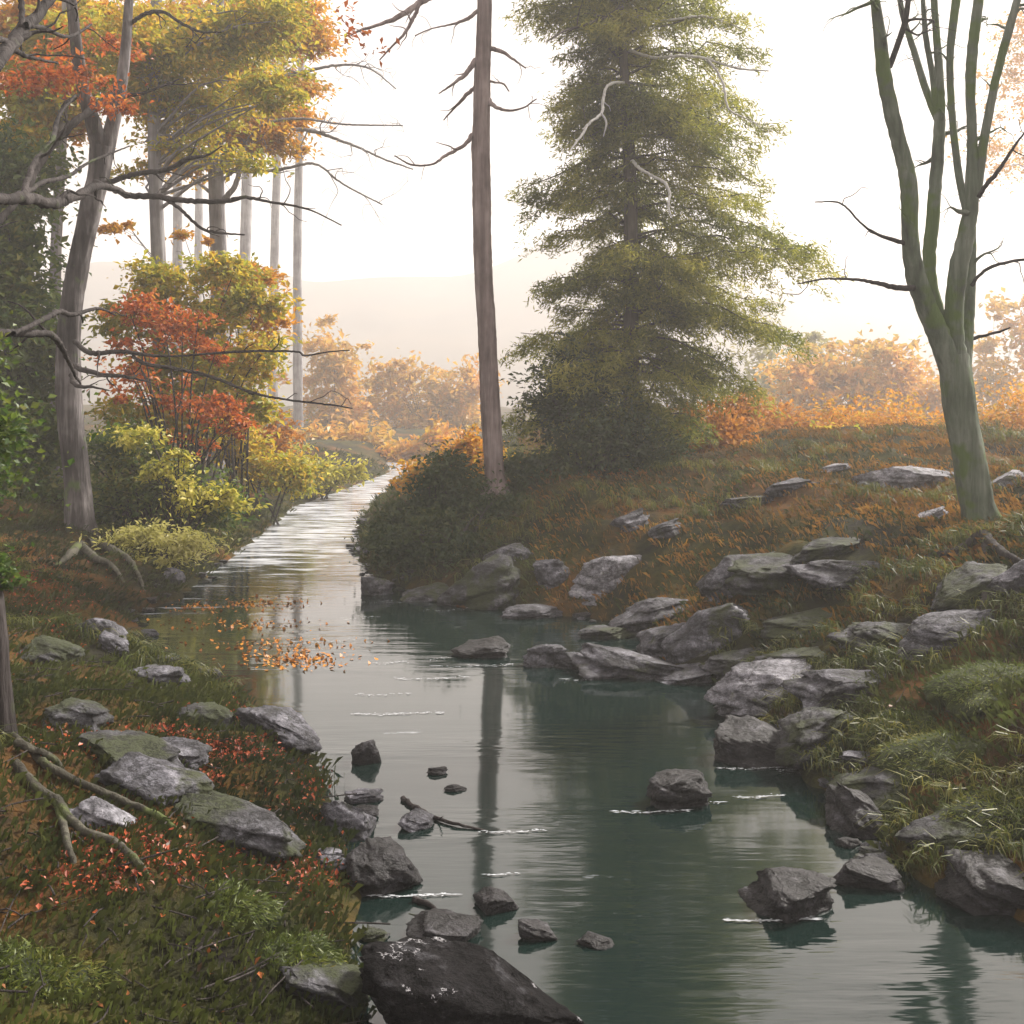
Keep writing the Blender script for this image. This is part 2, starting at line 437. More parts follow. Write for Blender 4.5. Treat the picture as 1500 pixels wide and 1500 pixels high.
M['moss'] = leaf_mat('moss_and_grass', [(.013, .018, .007), (.028, .040, .010), (.060, .068, .015), (.10, .13, .028)], .8, .35, .35)
M['sedge'] = leaf_mat('sedge', [(.026, .044, .010), (.065, .085, .016), (.15, .15, .028), (.30, .26, .06)], 1.2, .45, .5)
M['drygrass'] = leaf_mat('dry_grass', [(.045, .048, .012), (.13, .075, .016), (.26, .12, .020), (.36, .21, .04)], .9, .4, .4)
M['mossgreen'] = leaf_mat('bright_moss', [(.030, .045, .010), (.07, .10, .016), (.13, .16, .026), (.24, .21, .045)], 2.5, .3, .4)
M['litter'] = leaf_mat('fallen_leaves', [(.045, .028, .013), (.11, .05, .015), (.24, .085, .018), (.32, .08, .018)], 1.6, .1, .75)
M['drift'] = leaf_mat('floating_leaf', [(.28, .10, .02), (.55, .20, .028), (.62, .30, .05)], 1.2, .15, .7)
M['redlitter'] = leaf_mat('fallen_red_leaves', [(.10, .03, .013), (.28, .05, .016), (.40, .09, .022)], 1.6, .1, .8)
M['rock'] = rock_mat('grey_rock', [(.012, .011, .0125), (.038, .037, .043), (.11, .108, .127), (.27, .265, .30)], .42, (.035, .042, .012))
M['mossrock'] = rock_mat('mossy_rock', [(.009, .0085, .0095), (.026, .025, .028), (.07, .069, .078), (.18, .177, .20)], .55, (.03, .038, .010))
M['wetrock'] = rock_mat('wet_dark_rock', [(.006, .0055, .006), (.011, .010, .011), (.024, .022, .025), (.10, .097, .11)], .25, (.018, .02, .008), .5, spec=.3)
M['blackrock'] = rock_mat('black_rock', [(.004, .0035, .004), (.006, .0055, .006), (.011, .010, .011), (.05, .049, .054)], .2, (.012, .013, .006), .7, True, .06)
M['paler'] = rock_mat('pale_rock', [(.03, .029, .033), (.10, .098, .11), (.25, .245, .275), (.46, .45, .48)], .38, (.06, .07, .02))

M['earth'] = bark_mat('dark_moss_soil', [(.012, .014, .007), (.028, .036, .010), (.05, .06, .015)], 12, (1, 1, 1))
# ------------------------------------------------------------------ ground, water, hills, haze
def growing(a, b, step, far_lo, far_hi, g=1.13):
    c = list(np.arange(a, b, step)); s = step
    while c[-1] < far_hi: s *= g; c.append(c[-1] + s)
    s = step; lo = [a]
    while lo[-1] > far_lo: s *= g; lo.append(lo[-1] - s)
    return np.array(lo[:0:-1] + c)

def build_ground():
    xs = growing(-8, 7.5, .085, -400, 400); ys = growing(1.5, 24, .085, -60, 420)
    X, Y = np.meshgrid(xs, ys)
    Z = H(X.ravel(), Y.ravel()).reshape(X.shape)
    V = np.stack([X.ravel(), Y.ravel(), Z.ravel()], 1)
    nx, ny = len(xs), len(ys)
    i = np.arange(ny - 1)[:, None] * nx; j = np.arange(nx - 1)[None]
    Fq = np.stack([i + j, i + j + 1, i + nx + j + 1, i + nx + j], -1).reshape(-1, 4)
    return tag(link('ground', mesh_np('ground', V, Fq), ground_material()), kind='structure')
build_ground()

g = Geo()
g.add([(-14, -8, 0), (60, -8, 0), (60, 75, 0), (-14, 75, 0)], [(0, 1, 2, 3)])
tag(g.build('water', water_material(), smooth=False), kind='structure')

def build_hills():
    """two low wooded ridges across the valley"""
    hm = leaf_mat('hillside', [(.03, .03, .028), (.06, .05, .035), (.09, .065, .04)], .05, .05, .1)
    xs = np.linspace(-170, 190, 300); ts = np.linspace(0, 1, 40)
    X, T = np.meshgrid(xs, ts)
    Yr = 135 - T * 55
    prof = 16.5 + 3.5 * np.exp(-((xs - 10) / 16) ** 2) + 2.5 * np.exp(-((xs + 45) / 30) ** 2) + .9 * np.sin(xs * .045 + 1) + 1.0 * np.sin(xs * .11) + .5 * np.sin(xs * .31)
    HS = 2.25
    Z = prof[None] * (1 - T) ** 1.4 - .6 * T + 1.2 * vnoise(X * .2, Yr * .2)
    V = np.stack([X.ravel(), Yr.ravel(), Z.ravel()], 1)
    back = np.stack([xs, np.full_like(xs, 150), np.full_like(xs, -1)], 1)
    V = np.vstack([back, V]) * np.array([HS, HS, HS])
    nx = len(xs)
    i = np.arange(len(ts))[:, None] * nx; j = np.arange(nx - 1)[None]
    Fq = np.stack([i + j, i + nx + j, i + nx + j + 1, i + j + 1], -1).reshape(-1, 4)
    return tag(link('hills', mesh_np('hills', V, Fq), hm), kind='structure')
build_hills()

def build_haze():
    m, nt, N, L = new_mat('valley_mist')
    pv = N.new('ShaderNodeVolumePrincipled')
    pv.inputs['Color'].default_value = (.985, .96, .95, 1); pv.inputs['Density'].default_value = .0036
    pv.inputs['Anisotropy'].default_value = .35; pv.inputs['Density Attribute'].default_value = ''
    o = N.new('ShaderNodeOutputMaterial'); L.new(pv.outputs[0], o.inputs[1])
    x0, x1, y0, y1, z0, z1 = -520, 530, -80, 520, -2, 56
    g = Geo()
    g.add([(x, y, z) for z in (z0, z1) for x, y in ((x0, y0), (x1, y0), (x1, y1), (x0, y1))],
          [(3, 2, 1, 0), (4, 5, 6, 7), (0, 1, 5, 4), (1, 2, 6, 5), (2, 3, 7, 6), (3, 0, 4, 7)])
    return tag(g.build('haze', m, smooth=False), kind='stuff')
build_haze()

# ------------------------------------------------------------------ traced trunks and branches
def trace(pts, Y0, Y1=None):
    """(u, v, width) in photograph pixels at depths running from Y0 to Y1 -> points, radii in metres"""
    Y1 = Y0 if Y1 is None else Y1
    n = len(pts); P, r = [], []
    for i, (u, v, w) in enumerate(pts):
        Y = Y0 + (Y1 - Y0) * i / (n - 1)
        P.append(W(u, v, Y)); r.append(max(.0035, w * .5 * Y / F))
    return np.array(P), np.array(r)

def base_down(P, r, flare=1.35):
    """carry a trunk on down into the ground with a root flare"""
    x, y, z = P[0]
    h = float(H(x, y)[0])
    foot = np.array([x, y, min(h, z) - .15])
    up = P[0] * .25 + np.array([x, y, min(h, z)]) * .75 + np.array([0, 0, .10])
    if z - h < .35: P = P[1:]; r = r[1:]
    return np.vstack([foot, up, P]), np.concatenate([[r[0] * flare * 1.45, r[0] * (1 + (flare - 1) * .6)], r])

def branch(parent, pts, Y0, Y1, mat, n=0, length=.5, depth=1, name='branch', sides=7, wob=.15, **k):
    g = Geo(); P, r = trace(pts, Y0, Y1)
    C, rr = tube(g, P, r, sides, .1, wob=wob)
    tips = twigs(g, C, rr, n, length, depth, **k) if n else []
    return g.build(name, mat, parent), C, tips

def roots(parent, mat, paths, Yb, w0, name='root'):
    for path in paths:
        g = Geo(); P = []
        for k, (u, v) in enumerate(path):
            q = ground_at(u, v); P.append(q + np.array([0, 0, .035 if k < len(path) - 1 else -.05]))
        r = np.linspace(w0 * .5 * Yb / F, .012, len(P))
        tube(g, P, r, 8, .12, wob=.12); g.build(name, mat, parent)

# --- tall pine in the middle
t = root('pine_tree', 'tall bare pine trunk standing alone on the bank in the middle, with dead snags', 'tree')
PY = 15.4
g = Geo()
P, r = trace([(726, 722, 31), (724, 690, 29), (719, 600, 29), (713, 480, 26), (707, 370, 27), (705, 250, 27), (706, 130, 24), (710, 0, 21), (713, -200, 18), (712, -420, 14)], PY)
P, r = base_down(P, r, 1.4)
tube(g, P, r, 30, .07, step=.06); g.build('trunk', M['pine'], t)
for pts, y1, n in (
    ([(698, 88, 9), (682, 108, 7), (662, 124, 4), (643, 137, 2)], 15.0, 3),
    ([(696, 128, 6), (675, 148, 5), (661, 163, 3), (650, 176, 2)], 15.8, 2),
    ([(694, 198, 8), (678, 214, 6), (652, 229, 5), (632, 241, 3), (602, 241, 3), (578, 228, 2)], 14.6, 4),
    ([(716, 70, 8), (734, 75, 6), (748, 84, 4), (770, 100, 2)], 15.2, 3),
    ([(716, 118, 4), (728, 121, 3), (738, 123, 3), (746, 134, 2)], 15.6, 1),
    ([(716, 146, 8), (724, 156, 6), (744, 162, 4), (766, 158, 3), (786, 145, 2)], 14.9, 3),
    ([(700, 16, 6), (684, 28, 5), (660, 36, 3), (632, 42, 2), (608, 52, 2)], 14.8, 4),
    ([(712, -60, 13), (660, -20, 11), (618, 2, 10), (586, 24, 8), (556, 36, 5), (528, 44, 4), (514, 52, 2)], 14.2, 6),
    ([(616, 2, 6), (604, 30, 6), (590, 52, 4), (572, 70, 3), (556, 88, 2)], 14.4, 3)):
    branch(t, pts, PY if pts[0][0] > 620 else 14.6, y1, M['pine'], n, .35)

# --- spruce behind it
SY = 16.6
def spruce():
    t = root('spruce_tree', 'big ragged green spruce beside the pine trunk, with bleached dead limbs', 'tree')
    g = Geo()
    P, r = trace([(925, 690, 26), (925, 560, 24), (924, 420, 21), (922, 240, 18), (914, 100, 13), (908, 0, 10), (906, -120, 7), (905, -260, 3)], SY)
    P, r = base_down(P, r); C, rr = tube(g, P, r, 14, .08, step=.12); g.build('trunk', M['spruce_bark'], t)
    gl, gb = Geo(), Geo()
    vs = np.array([-260, -150, -60, 0, 60, 120, 180, 240, 300, 360, 420, 480, 540, 600, 650, 690])
    lw = np.array([30, 90, 120, 135, 105, 95, 105, 170, 185, 110, 150, 150, 165, 175, 185, 150])
    rw = np.array([40, 110, 160, 190, 215, 200, 215, 215, 215, 250, 250, 190, 200, 130, 90, 60])
    v = -250
    while v < 700:
        v += 11 + 9 * rng.rand()
        l = np.interp(v, vs, lw) * SY / F; rt = np.interp(v, vs, rw) * SY / F
        cx = np.interp(v, [-260, 100, 240, 700], [905, 914, 922, 925]); cx = (cx - 750) / F * SY
        nb = 5 + int(rng.rand() < .5); a0 = rng.rand() * 6.28
        for k in range(nb):
            a = a0 + k * 6.283 / nb + rng.normal(0, .4)
            side = math.cos(a)
            Lb = rt * max(side, 0) ** .5 + l * max(-side, 0) ** .5 if abs(side) > .3 else (l + rt) / 2.4
            Lb = min(Lb, 1.15 * max(l, rt)) * rng.choice([.45, .7, .9, 1.0, 1.12], p=[.2, .2, .2, .25, .15])
            vis = math.sin(a) < -.5 and (225 < v < 300 or 330 < v < 385 or 450 < v < 500 or 70 < v < 125)
            if rng.rand() < (.8 if vis else .07): continue
            cz = EYE - (v + rng.normal(0, 9) - HOR) / F * SY
            m = 9; s = np.linspace(0, 1, m)
            dr = -.05 - .5 * rng.rand(); upt = .3 * rng.rand()
            P = np.stack([cx + math.cos(a) * Lb * s, SY + math.sin(a) * Lb * s, cz + Lb * (dr * s + upt * s ** 3 + .16 * np.sin(s * 3))], 1)
            P[1:] += rng.normal(0, .045, (m - 1, 3))
            Cb, rb = tube(gb, P, np.linspace(.022, .005, m), 5, .1, step=.2)
            nt = int(8 + 10 * Lb)
            for q in range(nt):
                f = .12 + .88 * (q + rng.rand()) / nt
                if rng.rand() < .22: continue
                i = min(int(f * (len(Cb) - 1)), len(Cb) - 2)
                sd_ = 1 if q % 2 else -1
                ang = a + sd_ * (1.0 - .4 * f) + rng.normal(0, .35)
                tl = (Lb * .34 * (1.1 - f * .75) + .12) * (.6 + .8 * rng.rand())
                nn = int(34 + 74 * tl)
                ss = rng.rand(nn) ** .8
                dp = -.1 - .7 * rng.rand()
                c = Cb[i] + np.stack([math.cos(ang) * tl * ss, math.sin(ang) * tl * ss, dp * tl * ss ** 1.4], 1)
                c += rng.normal(0, 1, (nn, 3)) * np.array([.06, .06, .045]); c[:, 2] -= .07 * rng.rand(nn)
                dd = np.array([math.cos(ang), math.sin(ang), dp])[None].repeat(nn, 0)
                leaves(gl, c, .05 + .07 * rng.rand(nn), .22, .6, dd, .8, .06)
    gb.build('boughs', M['spruce_bark'], t)
    gl.build('crown', M['needles'], t, smooth=False)
    for pts, y1, n in (
        ([(914, 121, 7), (898, 122, 7), (887, 130, 7), (883, 148, 8), (881, 166, 7), (862, 182, 7), (852, 198, 6), (834, 222, 3)], 14.3, 2),
        ([(881, 166, 5), (888, 180, 5), (884, 200, 2)], 14.4, 0),
        ([(926, 236, 9), (936, 246, 7), (956, 258, 7), (974, 268, 7), (981, 284, 7), (979, 302, 5), (984, 318, 3)], 14.6, 2),
        ([(922, 74, 8), (958, 84, 7), (1000, 82, 7), (1034, 86, 6), (1080, 100, 5), (1126, 104, 3)], 15.0, 3),
        ([(1036, 88, 7), (1050, 104, 6), (1060, 126, 6), (1068, 160, 5), (1098, 176, 3), (1114, 186, 2)], 15.0, 2),
        ([(916, 20, 7), (938, 26, 6), (972, 30, 6), (1020, 24, 6), (1044, 26, 5), (1082, 40, 2)], 15.0, 3),
        ([(912, 10, 8), (885, 26, 8), (850, 38, 7), (826, 46, 5), (800, 62, 2)], 14.9, 3)):
        P0 = SY - .5 if pts[0][0] in (914, 926, 922, 916, 912) else y1
        if pts[0][0] in (914, 926): P0 = 15.9
        pts = [(a_, b_, w_ * .62) for a_, b_, w_ in pts]
        branch(t, pts, P0, y1, M['dead'] if pts[0][0] != 912 else M['spruce_bark'], n, .28, name='dead_branch')
    return t
spruce()

# --- many-stemmed mossy tree on the right bank
TY = 10.0
t = root('multi_stem_tree', 'slender green grey tree dividing into many bare upright stems on the right bank', 'tree')
g = Geo(); P, r = trace([(1443, 800, 50), (1432, 740, 47), (1420, 670, 45), (1409, 610, 45), (1402, 560, 45), (1396, 520, 42)], TY)
P, r = base_down(P, r, 1.7); tube(g, P, r, 30, .06, step=.05); g.build('trunk', M['mossy'], t)
for pts, y1, mt in (
    ([(1400, 570, 34), (1380, 505, 32), (1358, 450, 29), (1340, 400, 28), (1334, 340, 24), (1331, 270, 24), (1313, 195, 22), (1297, 120, 20), (1290, 60, 18), (1282, 0, 13), (1268, -70, 9)], 9.5, 'mossy'),
    ([(1303, 98, 9), (1316, 62, 9), (1326, 30, 9), (1334, -30, 7)], 9.4, 'dark'),
    ([(1392, 528, 24), (1376, 470, 22), (1362, 400, 19), (1368, 300, 18), (1373, 230, 18), (1377, 160, 15), (1375, 90, 11), (1366, -20, 9)], 10.3, 'mossy'),
    ([(1374, 176, 11), (1356, 130, 10), (1338, 72, 9), (1322, 20, 8), (1312, -40, 6)], 10.5, 'mossy'),
    ([(1372, 165, 10), (1366, 110, 8), (1356, 50, 8), (1350, -30, 6)], 10.1, 'mossy'),
    ([(1405, 545, 26), (1397, 480, 26), (1402, 410, 26), (1414, 350, 24), (1424, 290, 20), (1424, 210, 14), (1422, 110, 15), (1434, 0, 14), (1440, -80, 9)], 9.8, 'mossy'),
    ([(1416, 312, 11), (1404, 255, 11), (1394, 160, 10), (1392, 80, 10), (1400, 0, 12), (1404, -70, 8)], 10.2, 'mossy'),
    ([(1430, 290, 14), (1444, 190, 12), (1460, 110, 12), (1478, 45, 12), (1496, -20, 9)], 9.6, 'mossy'),
    ([(1410, 580, 18), (1416, 500, 18), (1421, 430, 14), (1425, 350, 10), (1424, 290, 5)], 10.3, 'mossy')):
    g = Geo(); P, r = trace(pts, TY if pts[0][1] > 500 else (10.22 if 1370 < pts[0][0] < 1376 else 9.9), y1); C, rr = tube(g, P, r, 16, .08, step=.05, wob=.035); twigs(g, C, rr, 5, .3, 2, .35, .0025); g.build('stem', M[mt], t)
for pts, y0, y1, n in (
    ([(1434, 288, 8), (1444, 272, 7), (1464, 248, 6), (1486, 214, 4), (1512, 180, 2)], 9.8, 9.4, 2),
    ([(1424, 418, 6), (1434, 404, 5), (1454, 390, 5), (1500, 380, 4), (1540, 376, 2)], 9.9, 9.5, 2),
    ([(1424, 496, 6), (1444, 491, 4), (1464, 486, 4), (1480, 480, 2)], 10.1, 9.9, 0),
    ([(1326, 357, 7), (1304, 350, 6), (1284, 343, 4), (1260, 326, 3), (1244, 308, 3), (1226, 296, 3), (1194, 296, 2)], 9.8, 9.4, 2),
    ([(1338, 422, 9), (1310, 421, 8), (1282, 414, 6), (1244, 409, 4), (1206, 409, 3), (1168, 416, 2)], 9.8, 9.2, 2)):
    branch(t, pts, y0, y1, M['dark'], n, .25)
roots(t, M['dark'], [[(1440, 790), (1470, 820), (1510, 840), (1560, 850)], [(1436, 795), (1400, 815), (1360, 826), (1320, 838)], [(1446, 800), (1445, 850), (1440, 900), (1420, 930)]], 9, 15)

# --- forked grey tree on the left bank
BY = 14.4
t = root('forked_tree', 'grey leaning tree with a forked trunk and red leaves on the left bank', 'tree')
g = Geo(); P, r = trace([(122, 806, 52), (117, 760, 42), (112, 700, 36), (104, 620, 36), (101, 560, 35), (101, 500, 33), (106, 440, 31), (117, 375, 30), (130, 320, 30), (143, 262, 30), (150, 215, 34)], BY)
P, r = base_down(P, r, 1.5); tube(g, P, r, 30, .07, step=.06); g.build('trunk', M['grey'], t)
for pts, y1 in (
    ([(147, 225, 24), (138, 185, 22), (124, 138, 18), (114, 80, 17), (106, 10, 15), (98, -90, 11)], 13.9),
    ([(154, 225, 24), (164, 185, 20), (177, 125, 17), (184, 70, 15), (188, 10, 13), (194, -90, 10)], 14.7)):
    g = Geo(); P, r = trace(pts, BY, y1); tube(g, P, r, 12, .07); g.build('limb', M['grey'], t)
for pts, y0, y1, n in (
    ([(140, 268, 13), (165, 276, 11), (190, 286, 9), (233, 288, 9), (270, 294, 8), (326, 295, 7), (360, 289, 5), (395, 296, 4), (450, 306, 3), (500, 330, 2)], 14.2, 12.5, 9),
    ([(150, 268, 9), (180, 260, 8), (212, 252, 7), (246, 248, 7), (276, 232, 7), (302, 228, 4), (325, 214, 2)], 14.2, 13.2, 4),
    ([(240, 290, 6), (266, 308, 5), (293, 333, 5), (320, 341, 4), (358, 344, 2)], 13.6, 13.0, 3),
    ([(110, 500, 8), (133, 517, 8), (177, 515, 7), (216, 520, 5), (256, 522, 3)], 14.2, 13.4, 4),
    ([(194, 522, 5), (216, 534, 6), (256, 540, 6), (310, 552, 5), (366, 574, 4), (416, 585, 3), (484, 593, 3), (516, 598, 2)], 13.7, 12.8, 5),
    ([(108, 536, 9), (146, 548, 7), (186, 552, 5), (220, 560, 2)], 14.2, 13.6, 3),
    ([(256, 522, 3), (352, 515, 4), (432, 515, 3), (446, 521, 3), (478, 516, 2), (512, 513, 2)], 13.4, 12.9, 2),
    ([(104, 548, 8), (112, 564, 7), (136, 567, 4), (160, 572, 2)], 14.2, 13.9, 1),
    ([(180, 118, 9), (150, 150, 10), (118, 172, 10), (88, 200, 11), (60, 236, 11), (36, 280, 10), (0, 322, 10), (-30, 350, 8)], 14.5, 12.6, 4),
    ([(112, 140, 7), (92, 158, 6), (80, 196, 4)], 14.0, 13.6, 1),
    ([(188, 36, 6), (214, 20, 6), (240, 18, 5), (262, 32, 5), (292, 46, 4), (324, 47, 2)], 14.7, 13.6, 5),
    ([(186, 140, 7), (210, 136, 5), (238, 126, 4), (262, 116, 2)], 14.6, 14.0, 3)):
    branch(t, pts, y0, y1, M['dark'], n, .38)
roots(t, M['root'], [[(128, 800), (150, 806), (186, 823), (200, 843), (216, 872)], [(120, 806), (140, 824), (166, 838), (188, 860)], [(116, 806), (96, 824), (70, 836)]], 13.5, 15)
gl = Geo()
for u, v, ru, rv, Y, n in ((80, 105, 62, 22, 13.6, 620), (30, 115, 36, 20, 13.4, 260), (165, 150, 34, 18, 13.8, 240), (110, 55, 60, 20, 15.2, 260), (170, 60, 40, 20, 15.2, 160), (505, 30, 22, 34, 13.6, 46), (545, 55, 24, 18, 13.6, 26)):
    k = Y / F; clump_leaves(gl, W(u, v, Y), (ru * k, .7, rv * k), n, .085, droop=.1)
gl.build('crown', M['red'], t, smooth=False)

# --- big dark tree at the left edge, its trunk mostly outside the view
t = root('old_tree', 'dark mossy trunk at the very edge of the left bank, long roots over rocks', 'tree')
NY = 5.3
g = Geo(); P, r = trace([(8, 1150, 62), (1, 1080, 46), (-5, 1000, 40), (-12, 900, 38), (-32, 760, 38), (-58, 600, 40), (-80, 400, 38), (-84, 250, 36), (-70, 120, 34), (-46, -40, 30)], NY)
P, r = base_down(P, r, 1.3); tube(g, P, r, 18, .08, step=.06); g.build('trunk', M['dark'], t)
for pts, y0, y1, n in (
    ([(-80, 300, 22), (-40, 292, 18), (0, 292, 17), (43, 290, 17), (76, 299, 16), (110, 287, 14), (140, 274, 12), (166, 276, 8), (190, 285, 4)], NY, 9.0, 3),
    ([(-80, 500, 16), (-30, 488, 13), (0, 488, 12), (40, 488, 11), (76, 492, 10), (92, 512, 8), (108, 546, 5), (118, 562, 3)], NY, 8.5, 2),
    ([(20, 489, 8), (60, 470, 8), (84, 457, 8), (110, 460, 7), (144, 452, 5), (170, 462, 2)], 6.3, 8.5, 2),
    ([(-70, 130, 26), (-30, 110, 24), (0, 84, 22), (18, 62, 21), (38, 36, 18), (66, 8, 14), (100, -40, 10)], NY, 6.8, 3),
    ([(38, 36, 9), (66, 42, 7), (100, 54, 5), (134, 36, 3)], 6.2, 7.5, 3),
    ([(32, 42, 10), (32, 10, 9), (28, -40, 7)], 6.2, 6.4, 0),
    ([(-70, 80, 10), (0, 58, 9), (22, 74, 8), (44, 84, 6), (84, 92, 3)], NY, 7.6, 3),
    ([(34, 284, 9), (50, 240, 9), (76, 206, 8), (86, 170, 5), (110, 140, 3)], 6.9, 8.5, 2),
    ([(32, 286, 8), (66, 266, 7), (100, 258, 6), (134, 236, 4), (190, 214, 2)], 6.9, 9.0, 2)):
    branch(t, pts, y0, y1, M['dark'], n, .3)
roots(t, M['root'], [[(20, 1090), (66, 1133), (116, 1160), (166, 1180), (216, 1200), (250, 1220), (284, 1250)],
                     [(22, 1130), (50, 1163), (80, 1186), (90, 1213), (100, 1253), (114, 1274)],
                     [(80, 1184), (116, 1226), (166, 1246), (200, 1276), (224, 1282)],
                     [(24, 1100), (50, 1112), (80, 1128), (104, 1140)]], 5.2, 13)
gl = Geo()
for u, v, ru, rv, n in ((-8, 640, 26, 160, 900), (0, 840, 20, 50, 260)):
    k = NY / F; clump_leaves(gl, W(u, v, NY), (ru * k, .12, rv * k), n, .035, .8, .75)
gl.build('ivy', M['green'], t, smooth=False)

# --- trees standing back in the wood on the left
def wood_tree(label, u, Y, w, lean, blobs, leaf, L, bark='mist_bark', name='beech_tree', nb=6, top=-150, group='trees in the wood beyond the left bank', bare=()):
    t = root(name, label, 'tree', group)
    x = (u - 750) / F * Y; z0 = float(H(x, Y)[0]); k = Y / F
    top_z = EYE - (top - HOR) * k
    g = Geo(); hz = np.linspace(0, 1, 6)
    P = np.stack([x + lean * hz + .08 * np.sin(hz * 7 + u), Y + 0 * hz, z0 - .2 + (top_z - z0) * hz], 1)
    C, rr = tube(g, P, w * .5 * k * (1.15 - .55 * hz), 12, .05, step=.25); g.build('trunk', M[bark], t)
    gl, n_l = Geo(), 0
    gb = Geo()
    for (bu, bv, ru, rv, dy, n) in blobs:
        c = W(bu, bv, Y + dy)
        cc = clump_leaves(gl, c, (ru * k, max(.5, ru * k * .8), rv * k), int(n * 1.3), L * .88, droop=.2)
        n_l += n
        for q in range(nb):
            e = cc[rng.randint(len(cc))]
            zz = min(e[2] - .2 * np.hypot(e[0] - x, e[1] - Y), top_z - .3); i = int(np.clip((zz - z0) / (top_z - z0), .1, .95) * (len(C) - 1))
            mid = (C[i] + e) / 2 + np.array([0, 0, .25]) + rng.normal(0, .12, 3)
            gb = Geo()
            C2, r2 = tube(gb, [C[i], mid, e], [max(.02, rr[i] * .3), .02, .006], 5, .1, step=.3)
            twigs(gb, C2, r2, 2, .5, 1, .4)
            gb.build('branch', M[bark], t)
    for pts, y1, n in bare: branch(t, pts, Y, y1, M[bark], n, .8, 2)
    if n_l: gl.build('crown', M[leaf], t, smooth=False)
    return t
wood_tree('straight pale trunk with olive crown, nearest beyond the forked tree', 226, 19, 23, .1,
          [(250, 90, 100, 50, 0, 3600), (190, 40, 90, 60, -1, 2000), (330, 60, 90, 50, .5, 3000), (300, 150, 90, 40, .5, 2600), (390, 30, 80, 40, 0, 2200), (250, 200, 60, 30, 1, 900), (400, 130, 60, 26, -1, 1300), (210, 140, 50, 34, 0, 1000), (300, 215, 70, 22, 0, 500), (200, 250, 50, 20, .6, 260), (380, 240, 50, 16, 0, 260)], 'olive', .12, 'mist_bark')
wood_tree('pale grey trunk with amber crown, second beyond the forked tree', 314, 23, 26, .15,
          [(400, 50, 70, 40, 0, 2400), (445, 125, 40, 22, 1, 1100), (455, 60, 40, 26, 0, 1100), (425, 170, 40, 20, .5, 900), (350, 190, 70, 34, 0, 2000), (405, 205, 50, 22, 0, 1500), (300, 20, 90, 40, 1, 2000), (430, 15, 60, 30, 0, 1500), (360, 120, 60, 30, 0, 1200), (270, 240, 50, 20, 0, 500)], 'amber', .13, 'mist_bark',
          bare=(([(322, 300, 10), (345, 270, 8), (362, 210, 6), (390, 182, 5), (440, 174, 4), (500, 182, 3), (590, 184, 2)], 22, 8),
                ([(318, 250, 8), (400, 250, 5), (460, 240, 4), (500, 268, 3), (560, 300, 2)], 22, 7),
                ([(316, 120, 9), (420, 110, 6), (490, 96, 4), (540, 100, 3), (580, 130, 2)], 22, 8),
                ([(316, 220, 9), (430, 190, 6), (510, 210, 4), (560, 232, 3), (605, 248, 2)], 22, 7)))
for lab, u, Y, w, ln, bl, lf in (
    ('thin misty trunk nearest the open valley, tallest and straightest of the faded ones', 436, 58, 13, .2, [(410, 75, 60, 30, 0, 900), (360, 20, 80, 40, 0, 900), (330, 110, 70, 30, 0, 700)], 'lime'),
    ('thin faded trunk leaning slightly, just inside the misty edge of the wood', 398, 70, 13, .8, [(400, 40, 70, 50, 0, 700)], 'olive'),
    ('broad faded trunk in mist with a fork high up', 356, 62, 17, .3, [(340, 60, 70, 60, 0, 900)], 'olive'),
    ('faded trunk in mist between the two nearest pale trunks', 262, 62, 15, -.3, [(250, 60, 90, 60, 0, 1200)], 'amber'),
    ('very faint thin trunk close against the amber crowned tree', 288, 78, 12, .2, [(290, 70, 70, 60, 0, 700)], 'amber'),
    ('whitish green trunk showing behind the forked tree', 84, 20, 17, .1, [(60, 130, 80, 50, 0, 3200), (110, 60, 80, 40, 0, 3000), (30, 210, 60, 40, 0, 2000), (170, 110, 60, 40, 1, 1800)], 'olive'),
    ('reddish slim trunk in the wood near the upper dark boughs', 26, 21, 13, .6, [(10, 60, 70, 50, 0, 2600), (70, 180, 60, 30, 0, 1500), (70, 20, 80, 40, 0, 2200), (150, 25, 60, 30, 0, 1500)], 'amber')):
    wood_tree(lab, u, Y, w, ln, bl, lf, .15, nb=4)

# --- bushes and small trees
def bush(name, label, Y, blobs, leaf, L, base=None, cat='bush', group=None, stems=2, droop=.1, flat=.5, wr=.55, bark='dark', depth=.8):
    t = root(name, label, cat, group); k = Y / F
    gl, gs = Geo(), Geo()
    bu = base if base is not None else float(np.mean([b[0] for b in blobs]))
    x = (bu - 750) / F * Y; z0 = float(H(x, Y)[0])
    for (u, v, ru, rv, dy, n) in blobs:
        c = W(u, v, Y + dy)
        cc = clump_leaves(gl, c, (ru * k, ru * k * depth, rv * k), n, L, flat, wr, droop=droop, bias=.42)
        for q in range(stems):
            e = cc[rng.randint(len(cc))]
            s = np.array([x + rng.normal(0, .12), Y + rng.normal(0, .12), z0 - .1])
            mid = s * .5 + e * .5 + np.array([0, 0, .2 * abs(e[2] - s[2])])
            C2, r2 = tube(gs, [s, mid, e], [.022, .014, .005], 5, .1, step=.25); twigs(gs, C2, r2, 2, .35, 1, .4)
    gs.build('stem', M[bark], t); gl.build('foliage', M[leaf], t, smooth=False)
    return t

